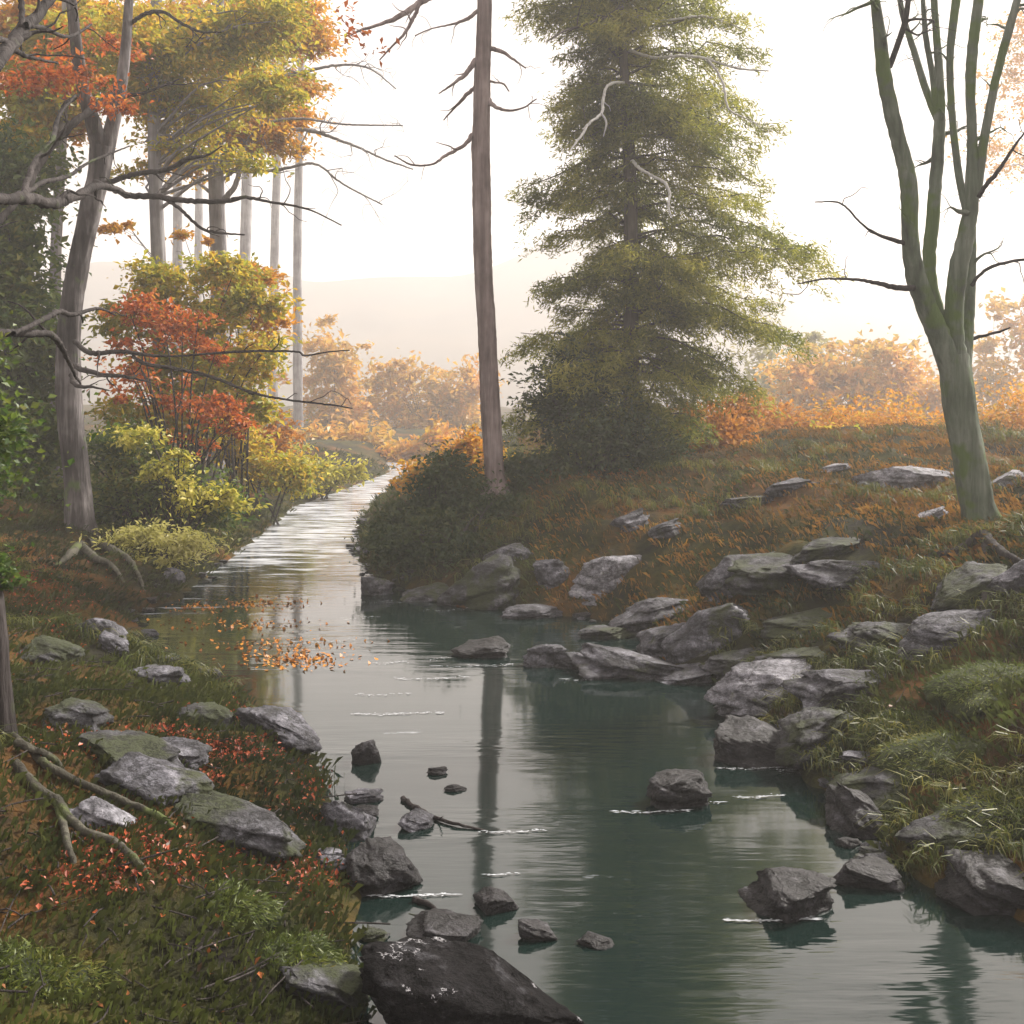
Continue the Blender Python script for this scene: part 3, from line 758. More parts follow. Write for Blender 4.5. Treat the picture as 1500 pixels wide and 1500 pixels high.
bush('evergreen_tree', 'dark green evergreen filling the edge of the wood behind the old trunk', 17.5,
     [(10, 270, 75, 90, 0, 6500), (0, 420, 70, 110, -.3, 8000), (48, 520, 38, 120, .3, 5200), (20, 640, 70, 110, 0, 8000), (30, 760, 60, 70, -.4, 4500)], 'green', .12, 20, 'tree', stems=6)
bush('maple_tree', 'small olive leaved tree below the pale trunks', 18.5,
     [(235, 410, 50, 30, 0, 1500), (320, 395, 60, 26, .6, 1500), (375, 440, 45, 30, .3, 1300), (190, 470, 46, 40, 0, 1200), (290, 470, 60, 40, .2, 1700), (380, 520, 40, 40, 0, 1100), (300, 545, 80, 40, .2, 2000), (370, 590, 40, 40, 0, 1000), (230, 540, 50, 40, 0, 1100), (270, 610, 100, 36, -.3, 1900), (190, 600, 50, 36, 0, 800)], 'olive', .11, 290, 'tree')
bush('maple_tree', 'smaller amber tree right beside the olive one below the pale trunks', 20.5,
     [(360, 410, 50, 26, 0, 1300), (390, 470, 36, 34, 0, 900), (330, 450, 40, 30, 0, 800), (350, 520, 50, 34, 0, 1100), (170, 340, 30, 14, 0, 220), (275, 345, 30, 12, 0, 220)], 'amber', .12, 350, 'tree')
bush('rowan_shrub', 'shrub with bright red leaves in two sprays, in front of the small olive tree', 16.4,
     [(215, 455, 50, 22, 0, 700), (270, 480, 50, 24, 0, 800), (315, 510, 30, 18, 0, 300), (190, 560, 50, 30, .2, 350), (325, 600, 36, 22, -.2, 600), (350, 625, 30, 16, -.2, 300), (255, 590, 60, 24, 0, 500), (180, 500, 30, 20, 0, 200), (270, 640, 80, 30, .3, 260), (230, 520, 90, 40, .4, 260)], 'red', .085, 260)
bush('laurel_bush', 'dark green bush with bright yellow leaf tips above the grassy bank', 15.6,
     [(180, 660, 60, 45, 0, 2300), (240, 720, 70, 50, 0, 2800), (310, 740, 55, 40, -.2, 2000), (170, 740, 50, 45, 0, 1800)], 'green', .08, 220, stems=8)
bush('spindle_shrub', 'low shrub of pale yellow and lime leaves along the top of the dark bush', 15.0,
     [(190, 640, 40, 16, 0, 500), (240, 690, 36, 22, 0, 480), (285, 725, 40, 26, 0, 620), (335, 735, 34, 22, 0, 420), (262, 665, 20, 10, 0, 160)], 'lime', .075, 260, stems=3)
bush('fern_clump', 'pale straw coloured fern clump on the bank at the foot of the dark bush', 14.2,
     [(210, 785, 60, 16, 0, 1300), (280, 795, 45, 16, -.2, 1000), (240, 815, 50, 14, -.4, 500)], 'straw', .075, 240, stems=3, wr=.3)
bush('bank_shrub', 'olive shrub on the far left shore where the stream narrows', 21,
     [(400, 690, 45, 34, 0, 1800), (350, 660, 45, 40, 0, 1800), (440, 700, 30, 22, 0, 800)], 'olive', .10, 390)
bush('bank_shrub', 'low yellow green shrub at the stream bend, beyond the olive one', 27,
     [(470, 692, 45, 22, 0, 1500), (515, 690, 25, 14, 0, 500), (420, 670, 40, 26, 1, 900)], 'lime', .12, 470)
bush('bank_shrub', 'rust coloured shrub above the far left shore, behind the olive one', 24,
     [(390, 640, 50, 40, 0, 1700), (340, 610, 40, 40, 0, 1200)], 'rust', .12, 380)
bush('hazel_bush', 'rounded dark green bush left of the pine base, lowest and nearest the water', 15.2,
     [(650, 740, 60, 60, 0, 3600), (590, 765, 50, 34, 0, 1800), (700, 770, 50, 40, -.2, 2200), (655, 690, 40, 40, .3, 1600)], 'holly', .075, 650, stems=7)
bush('hazel_bush', 'broad dark green thicket running from the foot of the pine down to the water', 13.9,
     [(615, 800, 60, 34, 0, 2600), (690, 812, 60, 32, -.3, 2600), (765, 790, 60, 36, .2, 2400), (565, 795, 36, 26, .6, 1200), (730, 755, 60, 36, .6, 2200), (650, 770, 50, 30, .5, 1600), (815, 760, 40, 26, .8, 1000)], 'holly', .065, 690, stems=4)
bush('hazel_bush', 'rounded golden bush behind the dark one left of the pine', 19,
     [(690, 660, 42, 36, 0, 1800), (618, 700, 34, 30, 0, 1400)], 'amber', .09, 660, stems=5)
bush('holly_bush', 'dense dark green thicket at the foot of the spruce', 15.9,
     [(830, 600, 60, 80, 0, 3400), (800, 690, 70, 40, -.3, 2600), (880, 640, 80, 80, -.3, 3600), (950, 670, 60, 50, -.2, 2200), (850, 540, 50, 50, .2, 1400)], 'holly', .075, 860, stems=8)
for lab, Y, bl, lf in (
    ('rust coloured bracken close beside the spruce thicket', 18, [(1040, 640, 70, 48, 0, 3600), (1000, 680, 50, 36, 0, 1800), (1080, 600, 40, 30, 1, 900)], 'rust'),
    ('orange bracken in the middle of the slope top, behind the flat grey stones', 21, [(1160, 650, 80, 46, 0, 3600), (1110, 620, 60, 44, 1, 2000)], 'rust'),
    ('olive bracken tuft between the orange and the amber ones', 20, [(1225, 660, 50, 36, 0, 2200)], 'olive'),
    ('amber bracken just left of the stemmed tree, behind the humped boulder', 23, [(1310, 640, 90, 56, 0, 3800), (1240, 630, 60, 46, 0, 1800)], 'amber'),
    ('golden bracken right of the stemmed tree trunk', 22, [(1480, 630, 80, 66, 0, 3600), (1410, 650, 60, 46, 0, 1800)], 'amber'),
    ('rust bracken low on the crest right under the golden one', 19, [(1490, 690, 60, 26, 0, 1500), (1380, 680, 40, 22, 0, 900)], 'rust')):
    bush('bracken_bush', lab, Y, bl, lf, .10, cat='bush', group='bracken along the top of the right bank', flat=.7)
for lab, Y, bl, lf, b in (
    ('hazy orange bush in the mist, far behind the slope between spruce and stemmed tree', 54, [(1280, 550, 100, 56, 0, 2300), (1190, 580, 90, 70, 0, 2300), (1330, 600, 80, 50, 0, 1500)], 'misty', 1240),
    ('hazy tall golden bush at the misty edge behind the stemmed tree', 58, [(1460, 560, 80, 80, 0, 1700), (1390, 600, 70, 50, 0, 900), (1490, 470, 50, 50, 0, 500)], 'misty', 1450),
    ('pale green hazy bush close to the spruce on the misty side', 62, [(1130, 560, 60, 60, 0, 1100), (1200, 520, 30, 40, 0, 400)], 'pale_needles', 1150),
    ('hazy orange tree in mist by the faded trunks at the valley edge', 62, [(480, 530, 60, 70, 0, 1500), (500, 610, 60, 60, 0, 1300)], 'misty', 490),
    ('hazy yellow bush in mist between the stream bend and pine trunk', 66, [(600, 590, 90, 60, 0, 2300), (665, 610, 60, 60, 0, 1800), (575, 550, 50, 34, 0, 700), (690, 560, 40, 30, 0, 500)], 'misty', 620),
    ('golden hazy thicket left of the stream bend under the faded trunks', 50, [(460, 650, 50, 30, 0, 1100), (520, 655, 50, 26, 0, 900)], 'misty', 480),
    ('pale hazy thicket nearest the pine at the bend of the stream', 47, [(650, 655, 50, 30, 0, 1000), (590, 668, 40, 22, 0, 600)], 'amber', 630),
    ('small pale hazy bush in mist right at the end of the stream', 80, [(560, 650, 60, 36, 0, 900), (620, 660, 40, 30, 0, 500)], 'pale_needles', 580)):
    bush('misty_bush', lab, Y, [(a, b_, c, d, e, int(n * 1.5)) for a, b_, c, d, e, n in bl], lf, .34, b, group='bushes fading in the valley mist', stems=4, flat=.7)
wood_tree('misty autumn tree with orange leaves at the far edge beyond the stemmed tree', 1530, 46, 16, 0,
          [(1500, 110, 60, 70, 0, 1600), (1470, 230, 60, 60, 0, 1200), (1510, 40, 60, 50, 0, 900)], 'amber', .17, name='misty_tree', group=None, nb=4)

# ------------------------------------------------------------------ rocks
ROCKS = []
def rock(u, v, w, h, label, mat='rock', tilt=0, yaw=None, deep=.8, name='rock', seed=None, cuts=13, jag=.045, on_water=False, sink=.42):
    p = ground_at(u, v)
    if on_water: p = np.array([*shore_pt(u, v), 0.0])
    if on_water: w *= 1.1
    elif u > 600 and name == 'rock' and v < 1400: w *= 1.34; h *= .76
    elif v < 1400: w *= 1.18; h *= .70
    k = p[1] / F
    rs = np.random.RandomState(seed if seed is not None else int(u * 7 + v * 13) % 99991)
    A = np.abs(ICO) ** 2.8
    V = ICO / (A.sum(1) ** (1 / 2.8))[:, None]
    for q_ in range(cuts):
        if q_ % 3: t_ = rs.rand() * 6.283; n = np.array([math.cos(t_), math.sin(t_), rs.uniform(-.2, .7)]); d = .55 + .4 * rs.rand()
        else: n = np.array([rs.normal(0, .4), rs.normal(0, .4), 1]); d = .45 + .4 * rs.rand()
        n /= np.linalg.norm(n); q = V @ n - d; V -= np.maximum(q, 0)[:, None] * n * .96
    o = rs.rand(4) * 50
    lz = V[:, 2] * 4.2 + (V[:, 0] * rs.uniform(-.6, .6) + V[:, 1] * rs.uniform(-.6, .6)) * 1.5 + 1.2 * vnoise(V[:, 0] * 2 + o[0], V[:, 1] * 2 + o[1])
    lo = np.floor(lz).astype(int); fr_ = np.clip((lz - lo) * 4, 0, 1); tab = rs.uniform(-.13, .13, 64)
    V[:, :2] *= (1 + tab[(lo - 1) % 64] * (1 - fr_) + tab[lo % 64] * fr_)[:, None]
    for fr, am in ((1.7, .10), (4.2, jag), (9.5, jag * .7), (21, jag * .5)):
        o = rs.rand(3) * 50
        nn = vnoise(V[:, 0] * fr + o[0] + V[:, 2] * fr * 1.7, V[:, 1] * fr + o[1] - V[:, 2] * fr * 1.4)
        if fr > 3: nn = np.abs(nn) * 2 - .35
        V *= (1 + am * 2 * nn)[:, None]
    ex = V.max(0) - V.min(0)
    V = (V - (V.max(0) + V.min(0)) / 2) / ex
    hz = h * k / (1 - sink)
    V *= np.array([w * k, w * k * deep, hz])
    a = R(tilt); c, s = math.cos(a), math.sin(a)
    V = V @ np.array([[c, 0, -s], [0, 1, 0], [s, 0, c]])
    a = R(rs.uniform(-18, 18) if yaw is None else yaw); c, s = math.cos(a), math.sin(a)
    V = V @ np.array([[c, s, 0], [-s, c, 0], [0, 0, 1]])
    zb = p[2] if not on_water else 0
    loc = np.array([p[0], p[1] + w * k * deep * .3, zb + hz * (.5 - sink)])
    o = link(name, mesh_np(name, V, ICOF), M[mat]); o.location = loc
    tag(o, label, 'rock')
    ROCKS.append((loc[0], loc[1], w * k * .32, w * k * deep * .32))
    return o

import bmesh
_b = bmesh.new(); bmesh.ops.create_icosphere(_b, subdivisions=5, radius=1.0)
ICO = np.array([v.co for v in _b.verts]); ICOF = np.array([[v.index for v in f.verts] for f in _b.faces]); _b.free()

# right bank, from the far end of the pool to the front
rock(550, 872, 50, 30, 'small grey rock standing alone in the dark water below the hazel bush', 'rock', -12, on_water=True)
rock(575, 800, 34, 14, 'small grey stone under the far end of the hazel bush', 'rock')
rock(604, 804, 26, 12, 'tiny pale stone under the hazel bush, beside the small grey one', 'rock')
rock(712, 888, 108, 74, 'tall dark rock with a pale top ridge at the water below the pine', 'mossrock', -22)
rock(745, 822, 60, 26, 'flat grey slab lying behind the dark ridge rock below the pine', 'rock', -14)
rock(808, 858, 48, 52, 'upright light grey rock between the ridge rock and the big pale boulder', 'rock', -30)
rock(893, 868, 112, 62, 'big pale grey boulder with mossy top on the slope above the pool', 'paler', -12, deep=.7)
rock(955, 914, 98, 40, 'grey rock with a green mossy back just below the big pale boulder', 'rock', -16)
rock(920, 775, 54, 26, 'bluish slab leaning on the grass slope above the big pale boulder', 'rock', -28)
rock(972, 790, 46, 22, 'small tilted slab on the grass slope, beside the bluish one', 'rock', -24)
rock(705, 962, 84, 22, 'flat dark rock barely out of the water in front of the ridge rock', 'wetrock', 0, on_water=True)
rock(800, 976, 66, 30, 'grey pointed rock at the water edge, left one of the low pair', 'rock', 6, on_water=True)
rock(836, 978, 64, 22, 'low grey rock at the water edge, between the two pointed ones', 'rock', -4, on_water=True)
rock(920, 992, 122, 42, 'wide grey rock with a ridge at the inner corner of the pool', 'rock', 8)
rock(985, 960, 90, 50, 'grey slanting rock behind the wide ridge rock', 'rock', -24)
rock(1040, 950, 110, 60, 'long light slab slanting up the slope', 'rock', -26, deep=.6)
rock(1076, 872, 70, 66, 'grey rock with a forked pale face halfway up the slope', 'rock', -30)
rock(1150, 850, 130, 44, 'long low grey rock halfway up the slope, beside the forked one', 'mossrock', -6)
rock(1250, 856, 130, 40, 'long bluish grey rock halfway up the slope, nearest to the stemmed tree', 'rock', 4)
rock(1215, 812, 80, 26, 'grey mossy rock peeping over the long bluish one', 'mossrock', -16)
rock(1105, 742, 66, 20, 'lower of two flat grey stones lying on the grassy crest', 'rock', -8)
rock(1160, 718, 62, 20, 'upper of two flat grey stones lying on the grassy crest', 'rock', -6)
rock(1228, 688, 36, 10, 'small white stone on the crest beside the humped boulder', 'paler', -10)
rock(1330, 712, 118, 38, 'long humped grey boulder with green lichen on the crest of the slope', 'paler', -8, deep=.6)
rock(1362, 762, 46, 16, 'white slanting stone on the orange grass left of the stemmed tree base', 'paler', -30)
rock(1480, 712, 50, 22, 'pale stone on the crest right of the stemmed tree', 'paler', -20)
rock(1135, 1030, 150, 64, 'broad boulder with a pale pinkish face, biggest rock at the water along the right bank', 'paler', -8, deep=.7)
rock(1250, 1022, 120, 40, 'grey slab behind the broad pink faced boulder', 'rock', -6)
rock(1300, 950, 110, 44, 'dark grey ledge under the stemmed tree, left half', 'mossrock', 6)
rock(1400, 946, 120, 46, 'dark grey ledge with a lilac corner under the stemmed tree, right half', 'rock', -14)
rock(1440, 880, 110, 60, 'dark rock wedged under the roots of the stemmed tree', 'mossrock', -20)
rock(1500, 870, 70, 50, 'lilac grey rock right of the stemmed tree roots', 'rock', -30)
rock(1132, 1124, 120, 66, 'rounded black rock standing in the water beside the shore', 'wetrock', 4)
rock(1215, 1100, 120, 60, 'brown mossy rock behind the rounded black one', 'mossrock', -10)
rock(1000, 1180, 104, 42, 'black rock standing in the pool with a glint line at its foot', 'wetrock', -6, on_water=True)
rock(1315, 1180, 130, 40, 'mossy boulder with a pale arched top on the near right shore', 'mossrock', -12)
rock(1280, 1225, 100, 52, 'dark steep rock dropping into the water below the arched boulder', 'wetrock', 30)
rock(1430, 1240, 150, 40, 'large grassy boulder at the near right corner of the shore', 'mossrock', -14)
rock(1275, 1300, 80, 44, 'dark square rock at the waterline of the near right shore', 'wetrock', 0)
rock(1480, 1330, 130, 60, 'black rock with a white top edge at the water on the far right side', 'wetrock', 10)
rock(1165, 1344, 140, 50, 'black pointed rock alone in the pool with its flat reflection', 'wetrock', -4, on_water=True)
rock(1012, 1000, 96, 24, 'low slab at the waterline between the wide ridge rock and the pinkish boulder', 'rock', -6)
rock(1092, 985, 90, 30, 'flat slab just behind the waterline above the pinkish boulder', 'mossrock', -10)
rock(1185, 985, 100, 32, 'flat mossy slab higher up behind the pinkish boulder', 'mossrock', -8)
rock(890, 935, 80, 20, 'thin ledge of rock at the inner corner of the pool below the mossy backed one', 'mossrock', -4)
rock(1200, 925, 120, 30, 'broad thin slab in the middle of the slope between two rows of ledges', 'mossrock', -8)
rock(640, 880, 90, 26, 'low dark ledge at the water under the hazel bush', 'mossrock', -4)
rock(780, 905, 80, 20, 'thin dark ledge at the water below the upright light grey rock', 'rock', -4)
# stones in the water
rock(537, 1118, 44, 32, 'round black stone alone in the still water near the left shore', 'wetrock', 0, on_water=True)
rock(640, 1135, 30, 9, 'small flat black stone awash in mid stream, upper of the two', 'wetrock', on_water=True)
rock(668, 1159, 32, 8, 'small flat black stone awash in mid stream, lower of the two', 'wetrock', on_water=True)
rock(725, 1338, 64, 24, 'round dark stone in the water on the reflection of the pine', 'wetrock', on_water=True)
rock(650, 1382, 110, 26, 'long flat dark stone in the water by the foreground rock', 'wetrock', 2, on_water=True)
rock(788, 1376, 56, 22, 'small peaked grey stone in the water right of the long flat one', 'wetrock', 4, on_water=True)
rock(872, 1388, 52, 12, 'flat oval dark stone in the water, outermost of the foreground stones', 'wetrock', on_water=True)
# left bank
rock(252, 852, 30, 24, 'small grey rock on the bank above the bright rapids', 'rock', 20)
rock(140, 935, 66, 40, 'grey lichened rock in orange leaves below the forked tree', 'rock', 24)
rock(62, 972, 84, 42, 'dark rock with a lilac top near the edge trunk', 'mossrock', 14)
rock(225, 1000, 80, 36, 'dark rock at the water on the left bank below the lilac topped ones', 'rock', 16)
rock(160, 955, 44, 30, 'lilac grey rock beside the lichened one in orange leaves', 'rock', 26)
rock(400, 1085, 120, 42, 'dark angular rock with white edges at the point of the left shore', 'rock', 18)
rock(300, 1062, 80, 34, 'grey rock with orange leaves behind the angular shore rock', 'mossrock', 12)
rock(100, 1062, 90, 40, 'dark shaded rock right of the old trunk', 'mossrock', 10)
rock(170, 1130, 150, 46, 'long grey rock lying above the roots of the old tree', 'mossrock', 12)
rock(255, 1118, 80, 36, 'dark peaked rock among the red leaves of the left bank', 'rock', 12)
rock(220, 1165, 130, 44, 'light grey rock above the longest root', 'rock', 14)
rock(345, 1236, 180, 56, 'big dark smooth rock lying in the middle of the left bank', 'mossrock', 16)
rock(140, 1212, 86, 46, 'bright white lichened rock between the roots of the old tree', 'paler', 18)
rock(508, 1232, 96, 66, 'grey rock with a pale flat top at the edge of the left shore', 'rock', 14)
rock(556, 1308, 100, 78, 'big rounded dark rock with pale streaks standing at the left shore', 'wetrock', 12, deep=.9)
rock(610, 1215, 60, 22, 'submerged looking lilac stone beside the flat topped shore rock', 'rock', 10, on_water=True)
rock(690, 1545, 390, 98, 'large black foreground rock with white cracks sloping into the water', 'blackrock', 24, yaw=6, deep=.6, seed=23, sink=.25, jag=.03, cuts=10)
rock(470, 1470, 150, 36, 'dark mossy rock joining the black foreground rock to the bank', 'mossrock', 16)

def moss_mound(u, v, w, h, label, seed, n=5200):
    p = ground_at(u, v); k = p[1] / F; rs = np.random.RandomState(seed); o = rs.rand(4) * 40
    V = ICO.copy(); V *= (1 + .5 * vnoise(V[:, 0] * 1.6 + o[0], V[:, 1] * 1.6 + V[:, 2] + o[1]) + .16 * vnoise(V[:, 0] * 5 + o[2], V[:, 1] * 5 + o[3]))[:, None]
    S = np.array([w * k * .5, w * k * .42, h * k * .62]); V *= S
    V[:, 2] += V[:, 0] * (.22 if u > 750 else -.22)
    m = tag(link('moss_mound', mesh_np('moss_mound', V, ICOF), M['earth']), label, 'moss'); m.location = (p[0], p[1] + w * k * .2, p[2] - .02)
    up = np.nonzero(V[:, 2] > -.02)[0]; C = V[up[rs.randint(0, len(up), n)]] * (1 + .02 * rs.normal(0, 1, (n, 1))) + rs.normal(0, .012, (n, 3))
    g = Geo(); D = unit(C / S); D[:, 0] += -.5 if u > 750 else .5; D[:, 2] -= .3
    leaves(g, C, .030, .2, .6, D, .6, .03); g.build('moss', M['mossgreen'], m, smooth=False)
for i, a_ in enumerate((
    (1405, 1120, 200, 56, 'yellow green moss mound on the near right bank, right above the mossy arched boulder'),
    (1470, 1205, 170, 56, 'moss mound at the frame edge just behind the large grassy boulder'),
    (1330, 1075, 150, 40, 'moss mound behind the slabs nearest the pinkish boulder on the right bank'),
    (1455, 1020, 170, 44, 'highest moss mound on the right bank, below the lilac cornered ledge'),
    (420, 1420, 150, 44, 'bright moss hummock on the left bank, beside the black foreground rock'),
    (60, 1450, 190, 44, 'bright moss hummock in the bottom corner of the left bank'),
    (330, 1340, 130, 32, 'moss hummock below the red leaves, in the middle of the left bank'))):
    moss_mound(*a_, 40 + i)

# small loose stones along both shores
BIG = list(ROCKS)
def stones(label, group, pts):
    protos = None
    for i, (u, v, w, h) in enumerate(pts):
        rock(u, v, w, h, label, ('rock', 'mossrock', 'wetrock')[i % 3], name='stone', seed=500 + i, on_water=False, sink=.3)['group'] = group
def shore_line(L, lo, hi, n, off):
    out = []
    for _ in range(n * 6):
        i = rng.randint(lo, hi); t = rng.rand(); p = L[i] * (1 - t) + L[i + 1] * t + rng.normal(0, off, 2)
        u = 750 + p[0] / p[1] * F; v = HOR + (EYE - max(0, float(H(*p)[0]))) / p[1] * F
        if not (-20 < u < 1520 and 690 < v < 1500): continue
        if any(abs(p[0] - a) < c * 1.6 and abs(p[1] - b) < d * 1.6 for a, b, c, d in BIG): continue
        m = (.05 + .09 * rng.rand() ** 2) * F / p[1]
        out.append((u, v, m * 1.6, m * .7))
        if len(out) == n: break
    return out
stones('small grey stone among others at the waterline of the right bank', 'small stones along the right shore', shore_line(RIGHT, 3, 19, 46, .10))
stones('small grey stone among others at the waterline of the left bank', 'small stones along the left shore', shore_line(LEFT, 3, 16, 34, .10))

# ------------------------------------------------------------------ ground cover
def scatter(n, ymin, ymax, margin=.03):
    Y = np.exp(rng.uniform(math.log(ymin), math.log(ymax), n)); X = rng.uniform(-1, 1, n) * (Y * .56 + 1.2)
    s, left = land(X, Y)
    ok = s > margin
    for (rx, ry, a, b) in ROCKS: ok &= ((X - rx) / (a + .01)) ** 2 + ((Y - ry) / (b + .01)) ** 2 > 1
    X, Y = X[ok], Y[ok]
    return np.stack([X, Y, H(X, Y)], 1)

def grass():
    P = scatter(80000, 2.2, 40)
    dens = vnoise(P[:, 0] * 1.3 + 70, P[:, 1] * 1.3) + .5
    P = P[rng.rand(len(P)) < .25 + dens]
    k = 6
    C = P.repeat(k, 0); n = len(C)
    C[:, :2] += rng.normal(0, .035, (n, 2)) * (1 + C[:, 1:2] * .05)
    L = (.018 + .05 * rng.rand(n) ** 1.5) * (1 + .07 * C[:, 1]) * np.where((C[:, 0] < 0) & (C[:, 1] < 6.5), .8, 1)
    D = rng.normal(0, .55, (n, 3)); D[:, 2] = .75; D = unit(D)
    s, left = land(C[:, 0], C[:, 1])
    D[:, 0] += np.where(left, .5, -.5); D = unit(D)
    g = Geo()
    S = unit(np.cross(D, rng.normal(0, 1, (n, 3)))) * (L * (.03 + .03 * rng.rand(n)))[:, None]
    T = C + D * L[:, None]; T[:, 2] -= L * .15
    Mi = C + D * L[:, None] * .5 + np.array([0, 0, .01])
    V = np.stack([C - S, C + S, Mi + S * .8, T], 1).reshape(-1, 3)
    V[0::4, 2] -= .02; V[1::4, 2] -= .02
    g.add(V, np.arange(4 * n).reshape(n, 4))
    g.f = []; q = vnoise(C[:, 0] * .7 + 3, C[:, 1] * .7 + 60) + .25 * rng.normal(0, 1, n)
    dry = (~left) & (C[:, 1] > 7.5) & (C[:, 0] > .25 + .12 * q) & (q + .10 * np.minimum(s - 1.6, 4) + .02 * (C[:, 1] - 10) > .02)
    for name, sel, mt, lab in (('grass', ~dry, 'moss', 'short mossy grass growing over both banks'), ('dry_grass', dry, 'drygrass', 'rust and amber dry grass on the upper slope of the right bank')):
        i = np.nonzero(sel)[0]; gg = Geo(); gg.add(V.reshape(-1, 4, 3)[i].reshape(-1, 3), np.arange(4 * len(i)).reshape(-1, 4))
        tag(gg.build(name, M[mt], smooth=False), lab, 'grass', kind='stuff')
grass()

def long_grass():
    P = scatter(15000, 2.4, 26, .0)
    d = vnoise(P[:, 0] * .8 + 20, P[:, 1] * .8 + 31) + .5 * vnoise(P[:, 0] * 2.6, P[:, 1] * 2.6 + 9)
    s_, left = land(P[:, 0], P[:, 1])
    d += np.where(left, np.where(P[:, 1] < 5.6, -.4, -.10), np.where(P[:, 1] < 7.5, .12, -.06)) + np.where(s_ < .5, .12, 0)
    P = P[d > .08]
    k = 16; C = P.repeat(k, 0); n = len(C)
    s_, left = land(C[:, 0], C[:, 1])
    C[:, :2] += rng.normal(0, .03, (n, 2)); C[:, 2] -= .02
    th = rng.rand(n) * 6.283
    D = np.stack([np.cos(th) + np.where(left, .9, -.9), np.sin(th) - .5, 0 * th], 1); D = unit(D)
    L = ((.09 + .17 * rng.rand(n)) * (.8 + .025 * C[:, 1]))[:, None]
    S = np.cross(D, [0, 0, 1.]) * L * .014 + rng.normal(0, .001, (n, 3))
    up = np.array([0, 0, 1.]); b = (.35 + .5 * rng.rand(n))[:, None]
    m1 = C + up * L * .45 + D * L * .18 * b; m2 = C + up * L * .62 * (1.15 - b * .5) + D * L * .55 * b + D * L * .1
    tp = C + up * L * (.66 - .55 * b) + D * L * .95 * (b + .15)
    V = np.stack([C - S, C + S, m1 - S, m1 + S, m2 - S * .7, m2 + S * .7, tp - S * .15, tp + S * .15], 1).reshape(-1, 3)
    i = np.arange(n)[:, None] * 8
    Fq = np.concatenate([i + [0, 1, 3, 2], i + [2, 3, 5, 4], i + [4, 5, 7, 6]], 0)
    g = Geo(); g.add(V, Fq)
    return tag(g.build('long_grass', M['sedge'], smooth=False), 'arching yellow green grass hanging over the edges of both banks', 'grass', kind='stuff')
long_grass()

def litter():
    P = scatter(26000, 2.2, 34)
    d = vnoise(P[:, 0] * .9 + 10, P[:, 1] * .9 + 50) + .5 + .5 * vnoise(P[:, 0] * 3, P[:, 1] * 3)
    P = P[rng.rand(len(P)) < np.clip(d * 1.5 - .5, .03, 1) * np.where((P[:, 1] < 5) & (P[:, 0] < 0), .45, 1)]
    P[:, 2] += .015
    g = Geo(); leaves(g, P, .018 + .014 * P[:, 1] ** .5 * rng.rand(len(P)), .6, 3.0)
    tag(g.build('leaf_litter', M['litter'], smooth=False), 'brown and orange fallen leaves scattered over both banks', 'leaves', kind='stuff')
    g = Geo(); C = []
    for u, v, su, sv, n in ((150, 1090, 50, 10, 120), (350, 1102, 45, 10, 200), (260, 1148, 35, 8, 120), (250, 1075, 20, 8, 60), (80, 880, 45, 40, 300),
                            (205, 1245, 40, 18, 130), (130, 1300, 40, 14, 60), (280, 1270, 50, 16, 90), (440, 1280, 40, 25, 90), (330, 1045, 40, 8, 90), (60, 830, 30, 30, 120), (460, 1160, 40, 25, 90)):
        for _ in range(n):
            q = ground_at(u + rng.normal() * su, v + rng.normal() * sv)
            if q[2] > .03: C += [q + np.array([rng.normal(0, .04), rng.normal(0, .04), .02]) for _j in range(3)]
    C = np.array(C); leaves(g, C, .022, .65, 2.2)
    tag(g.build('red_leaf_litter', M['redlitter'], smooth=False), 'bright red fallen leaves lying in patches on the left bank', 'leaves', kind='stuff')
    g = Geo(); C = []
    for u, v, su, sv, n in ((375, 885, 40, 5, 170), (350, 915, 60, 5, 150), (435, 968, 40, 7, 260), (400, 945, 60, 6, 150), (290, 890, 20, 4, 60)):
        for _ in range(n):
            x, y = shore_pt(u + rng.normal() * su, v + rng.normal() * sv)
            if land(x, y)[0][0] < -.05: C.append((x, y, .006))
    C = np.array(C); leaves(g, C, .038, .7, 30, fold=.01)
    tag(g.build('floating_leaves', M['drift'], smooth=False), 'orange leaves floating in drifts on the stream', 'leaves', kind='stuff')
litter()

# ------------------------------------------------------------------ sticks and painted glints on the water
for label, pts, r0 in (
    ('thin dark stick lying in the still water beside the flat topped shore rock', [(590, 1172), (612, 1188), (640, 1202), (672, 1211), (712, 1217)], .016),
    ('curved brown stick in the water between the round shore rock and the long flat stone', [(606, 1320), (626, 1326), (640, 1340), (650, 1356)], .014)):
    g = Geo(); P = [(*shore_pt(u, v), .012 - .012 * (i == len(pts) - 1)) for i, (u, v) in enumerate(pts)]
    C, rr = tube(g, P, np.linspace(r0, .006, len(P)), 7, .15, wob=.2)
    twigs(g, C, rr, 2, .10, 1, .2, droop=-.05, up=0, kink=.2)
    tag(g.build('fallen_branch', M['dark']), label, 'branch')

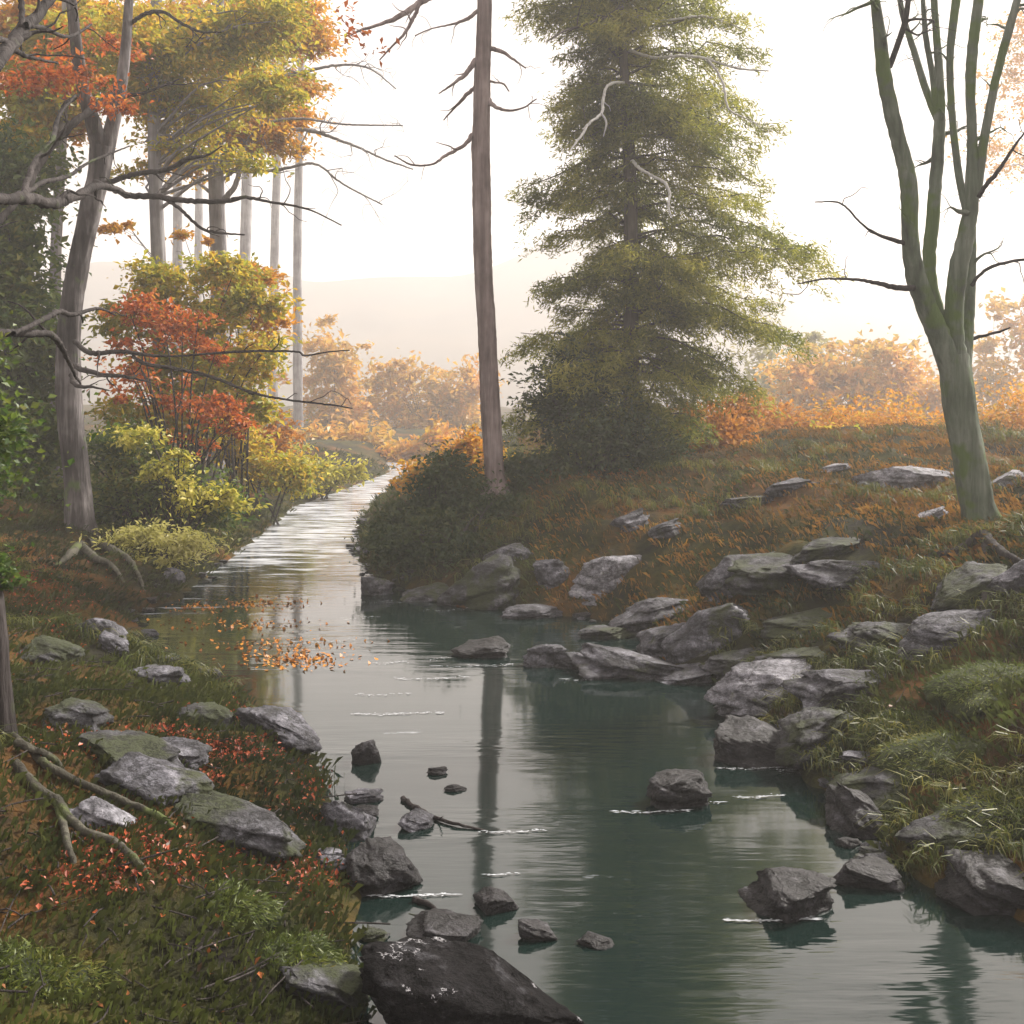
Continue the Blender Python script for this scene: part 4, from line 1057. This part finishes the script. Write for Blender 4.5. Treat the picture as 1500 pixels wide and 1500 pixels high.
def painted_glints():  # flat pale flecks laid on the water to paint in ripple glints
    m, nt, N, L = new_mat('painted_glints'); d = N.new('ShaderNodeBsdfDiffuse'); d.inputs[0].default_value = (.5, .52, .55, 1)
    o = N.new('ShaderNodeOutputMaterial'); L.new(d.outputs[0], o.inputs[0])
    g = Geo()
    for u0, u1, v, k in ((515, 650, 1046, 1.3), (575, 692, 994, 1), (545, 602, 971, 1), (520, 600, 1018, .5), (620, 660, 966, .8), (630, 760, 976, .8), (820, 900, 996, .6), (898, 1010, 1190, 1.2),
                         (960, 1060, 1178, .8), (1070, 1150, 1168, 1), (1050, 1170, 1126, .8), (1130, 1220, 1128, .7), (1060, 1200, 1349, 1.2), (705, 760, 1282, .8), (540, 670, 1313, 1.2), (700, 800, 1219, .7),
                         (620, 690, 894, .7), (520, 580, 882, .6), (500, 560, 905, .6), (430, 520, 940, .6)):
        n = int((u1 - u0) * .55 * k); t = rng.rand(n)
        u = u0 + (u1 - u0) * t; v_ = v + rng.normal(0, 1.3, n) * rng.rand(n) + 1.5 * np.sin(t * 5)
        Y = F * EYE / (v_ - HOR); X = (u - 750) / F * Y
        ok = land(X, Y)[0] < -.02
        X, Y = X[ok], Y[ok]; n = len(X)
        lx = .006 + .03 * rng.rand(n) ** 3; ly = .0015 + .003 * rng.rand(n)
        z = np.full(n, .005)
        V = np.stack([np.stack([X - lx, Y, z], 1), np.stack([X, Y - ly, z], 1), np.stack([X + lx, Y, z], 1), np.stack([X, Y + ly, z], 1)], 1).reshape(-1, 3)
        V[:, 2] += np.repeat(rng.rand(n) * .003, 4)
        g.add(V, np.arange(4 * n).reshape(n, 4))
    tag(g.build('painted_glints', m, smooth=False), 'thin white streaks painting in the glints on the pool', 'painted_glints', kind='stuff')
painted_glints()

def twig_litter():
    P = scatter(2600, 2.2, 22); g = Geo()
    for x, y, z in P:
        a = rng.rand() * 6.28; L = .05 + .16 * rng.rand() ** 2; d = np.array([math.cos(a), math.sin(a), rng.normal(0, .12)]) * L
        b = np.array([x, y, z + .02]); tube(g, [b - d, b + rng.normal(0, .012, 3), b + d], [.004, .0035, .002], 4, 0, step=.5)
    tag(g.build('twig_litter', M['dark']), 'thin dead twigs scattered over both banks', 'twigs', kind='stuff')
twig_litter()
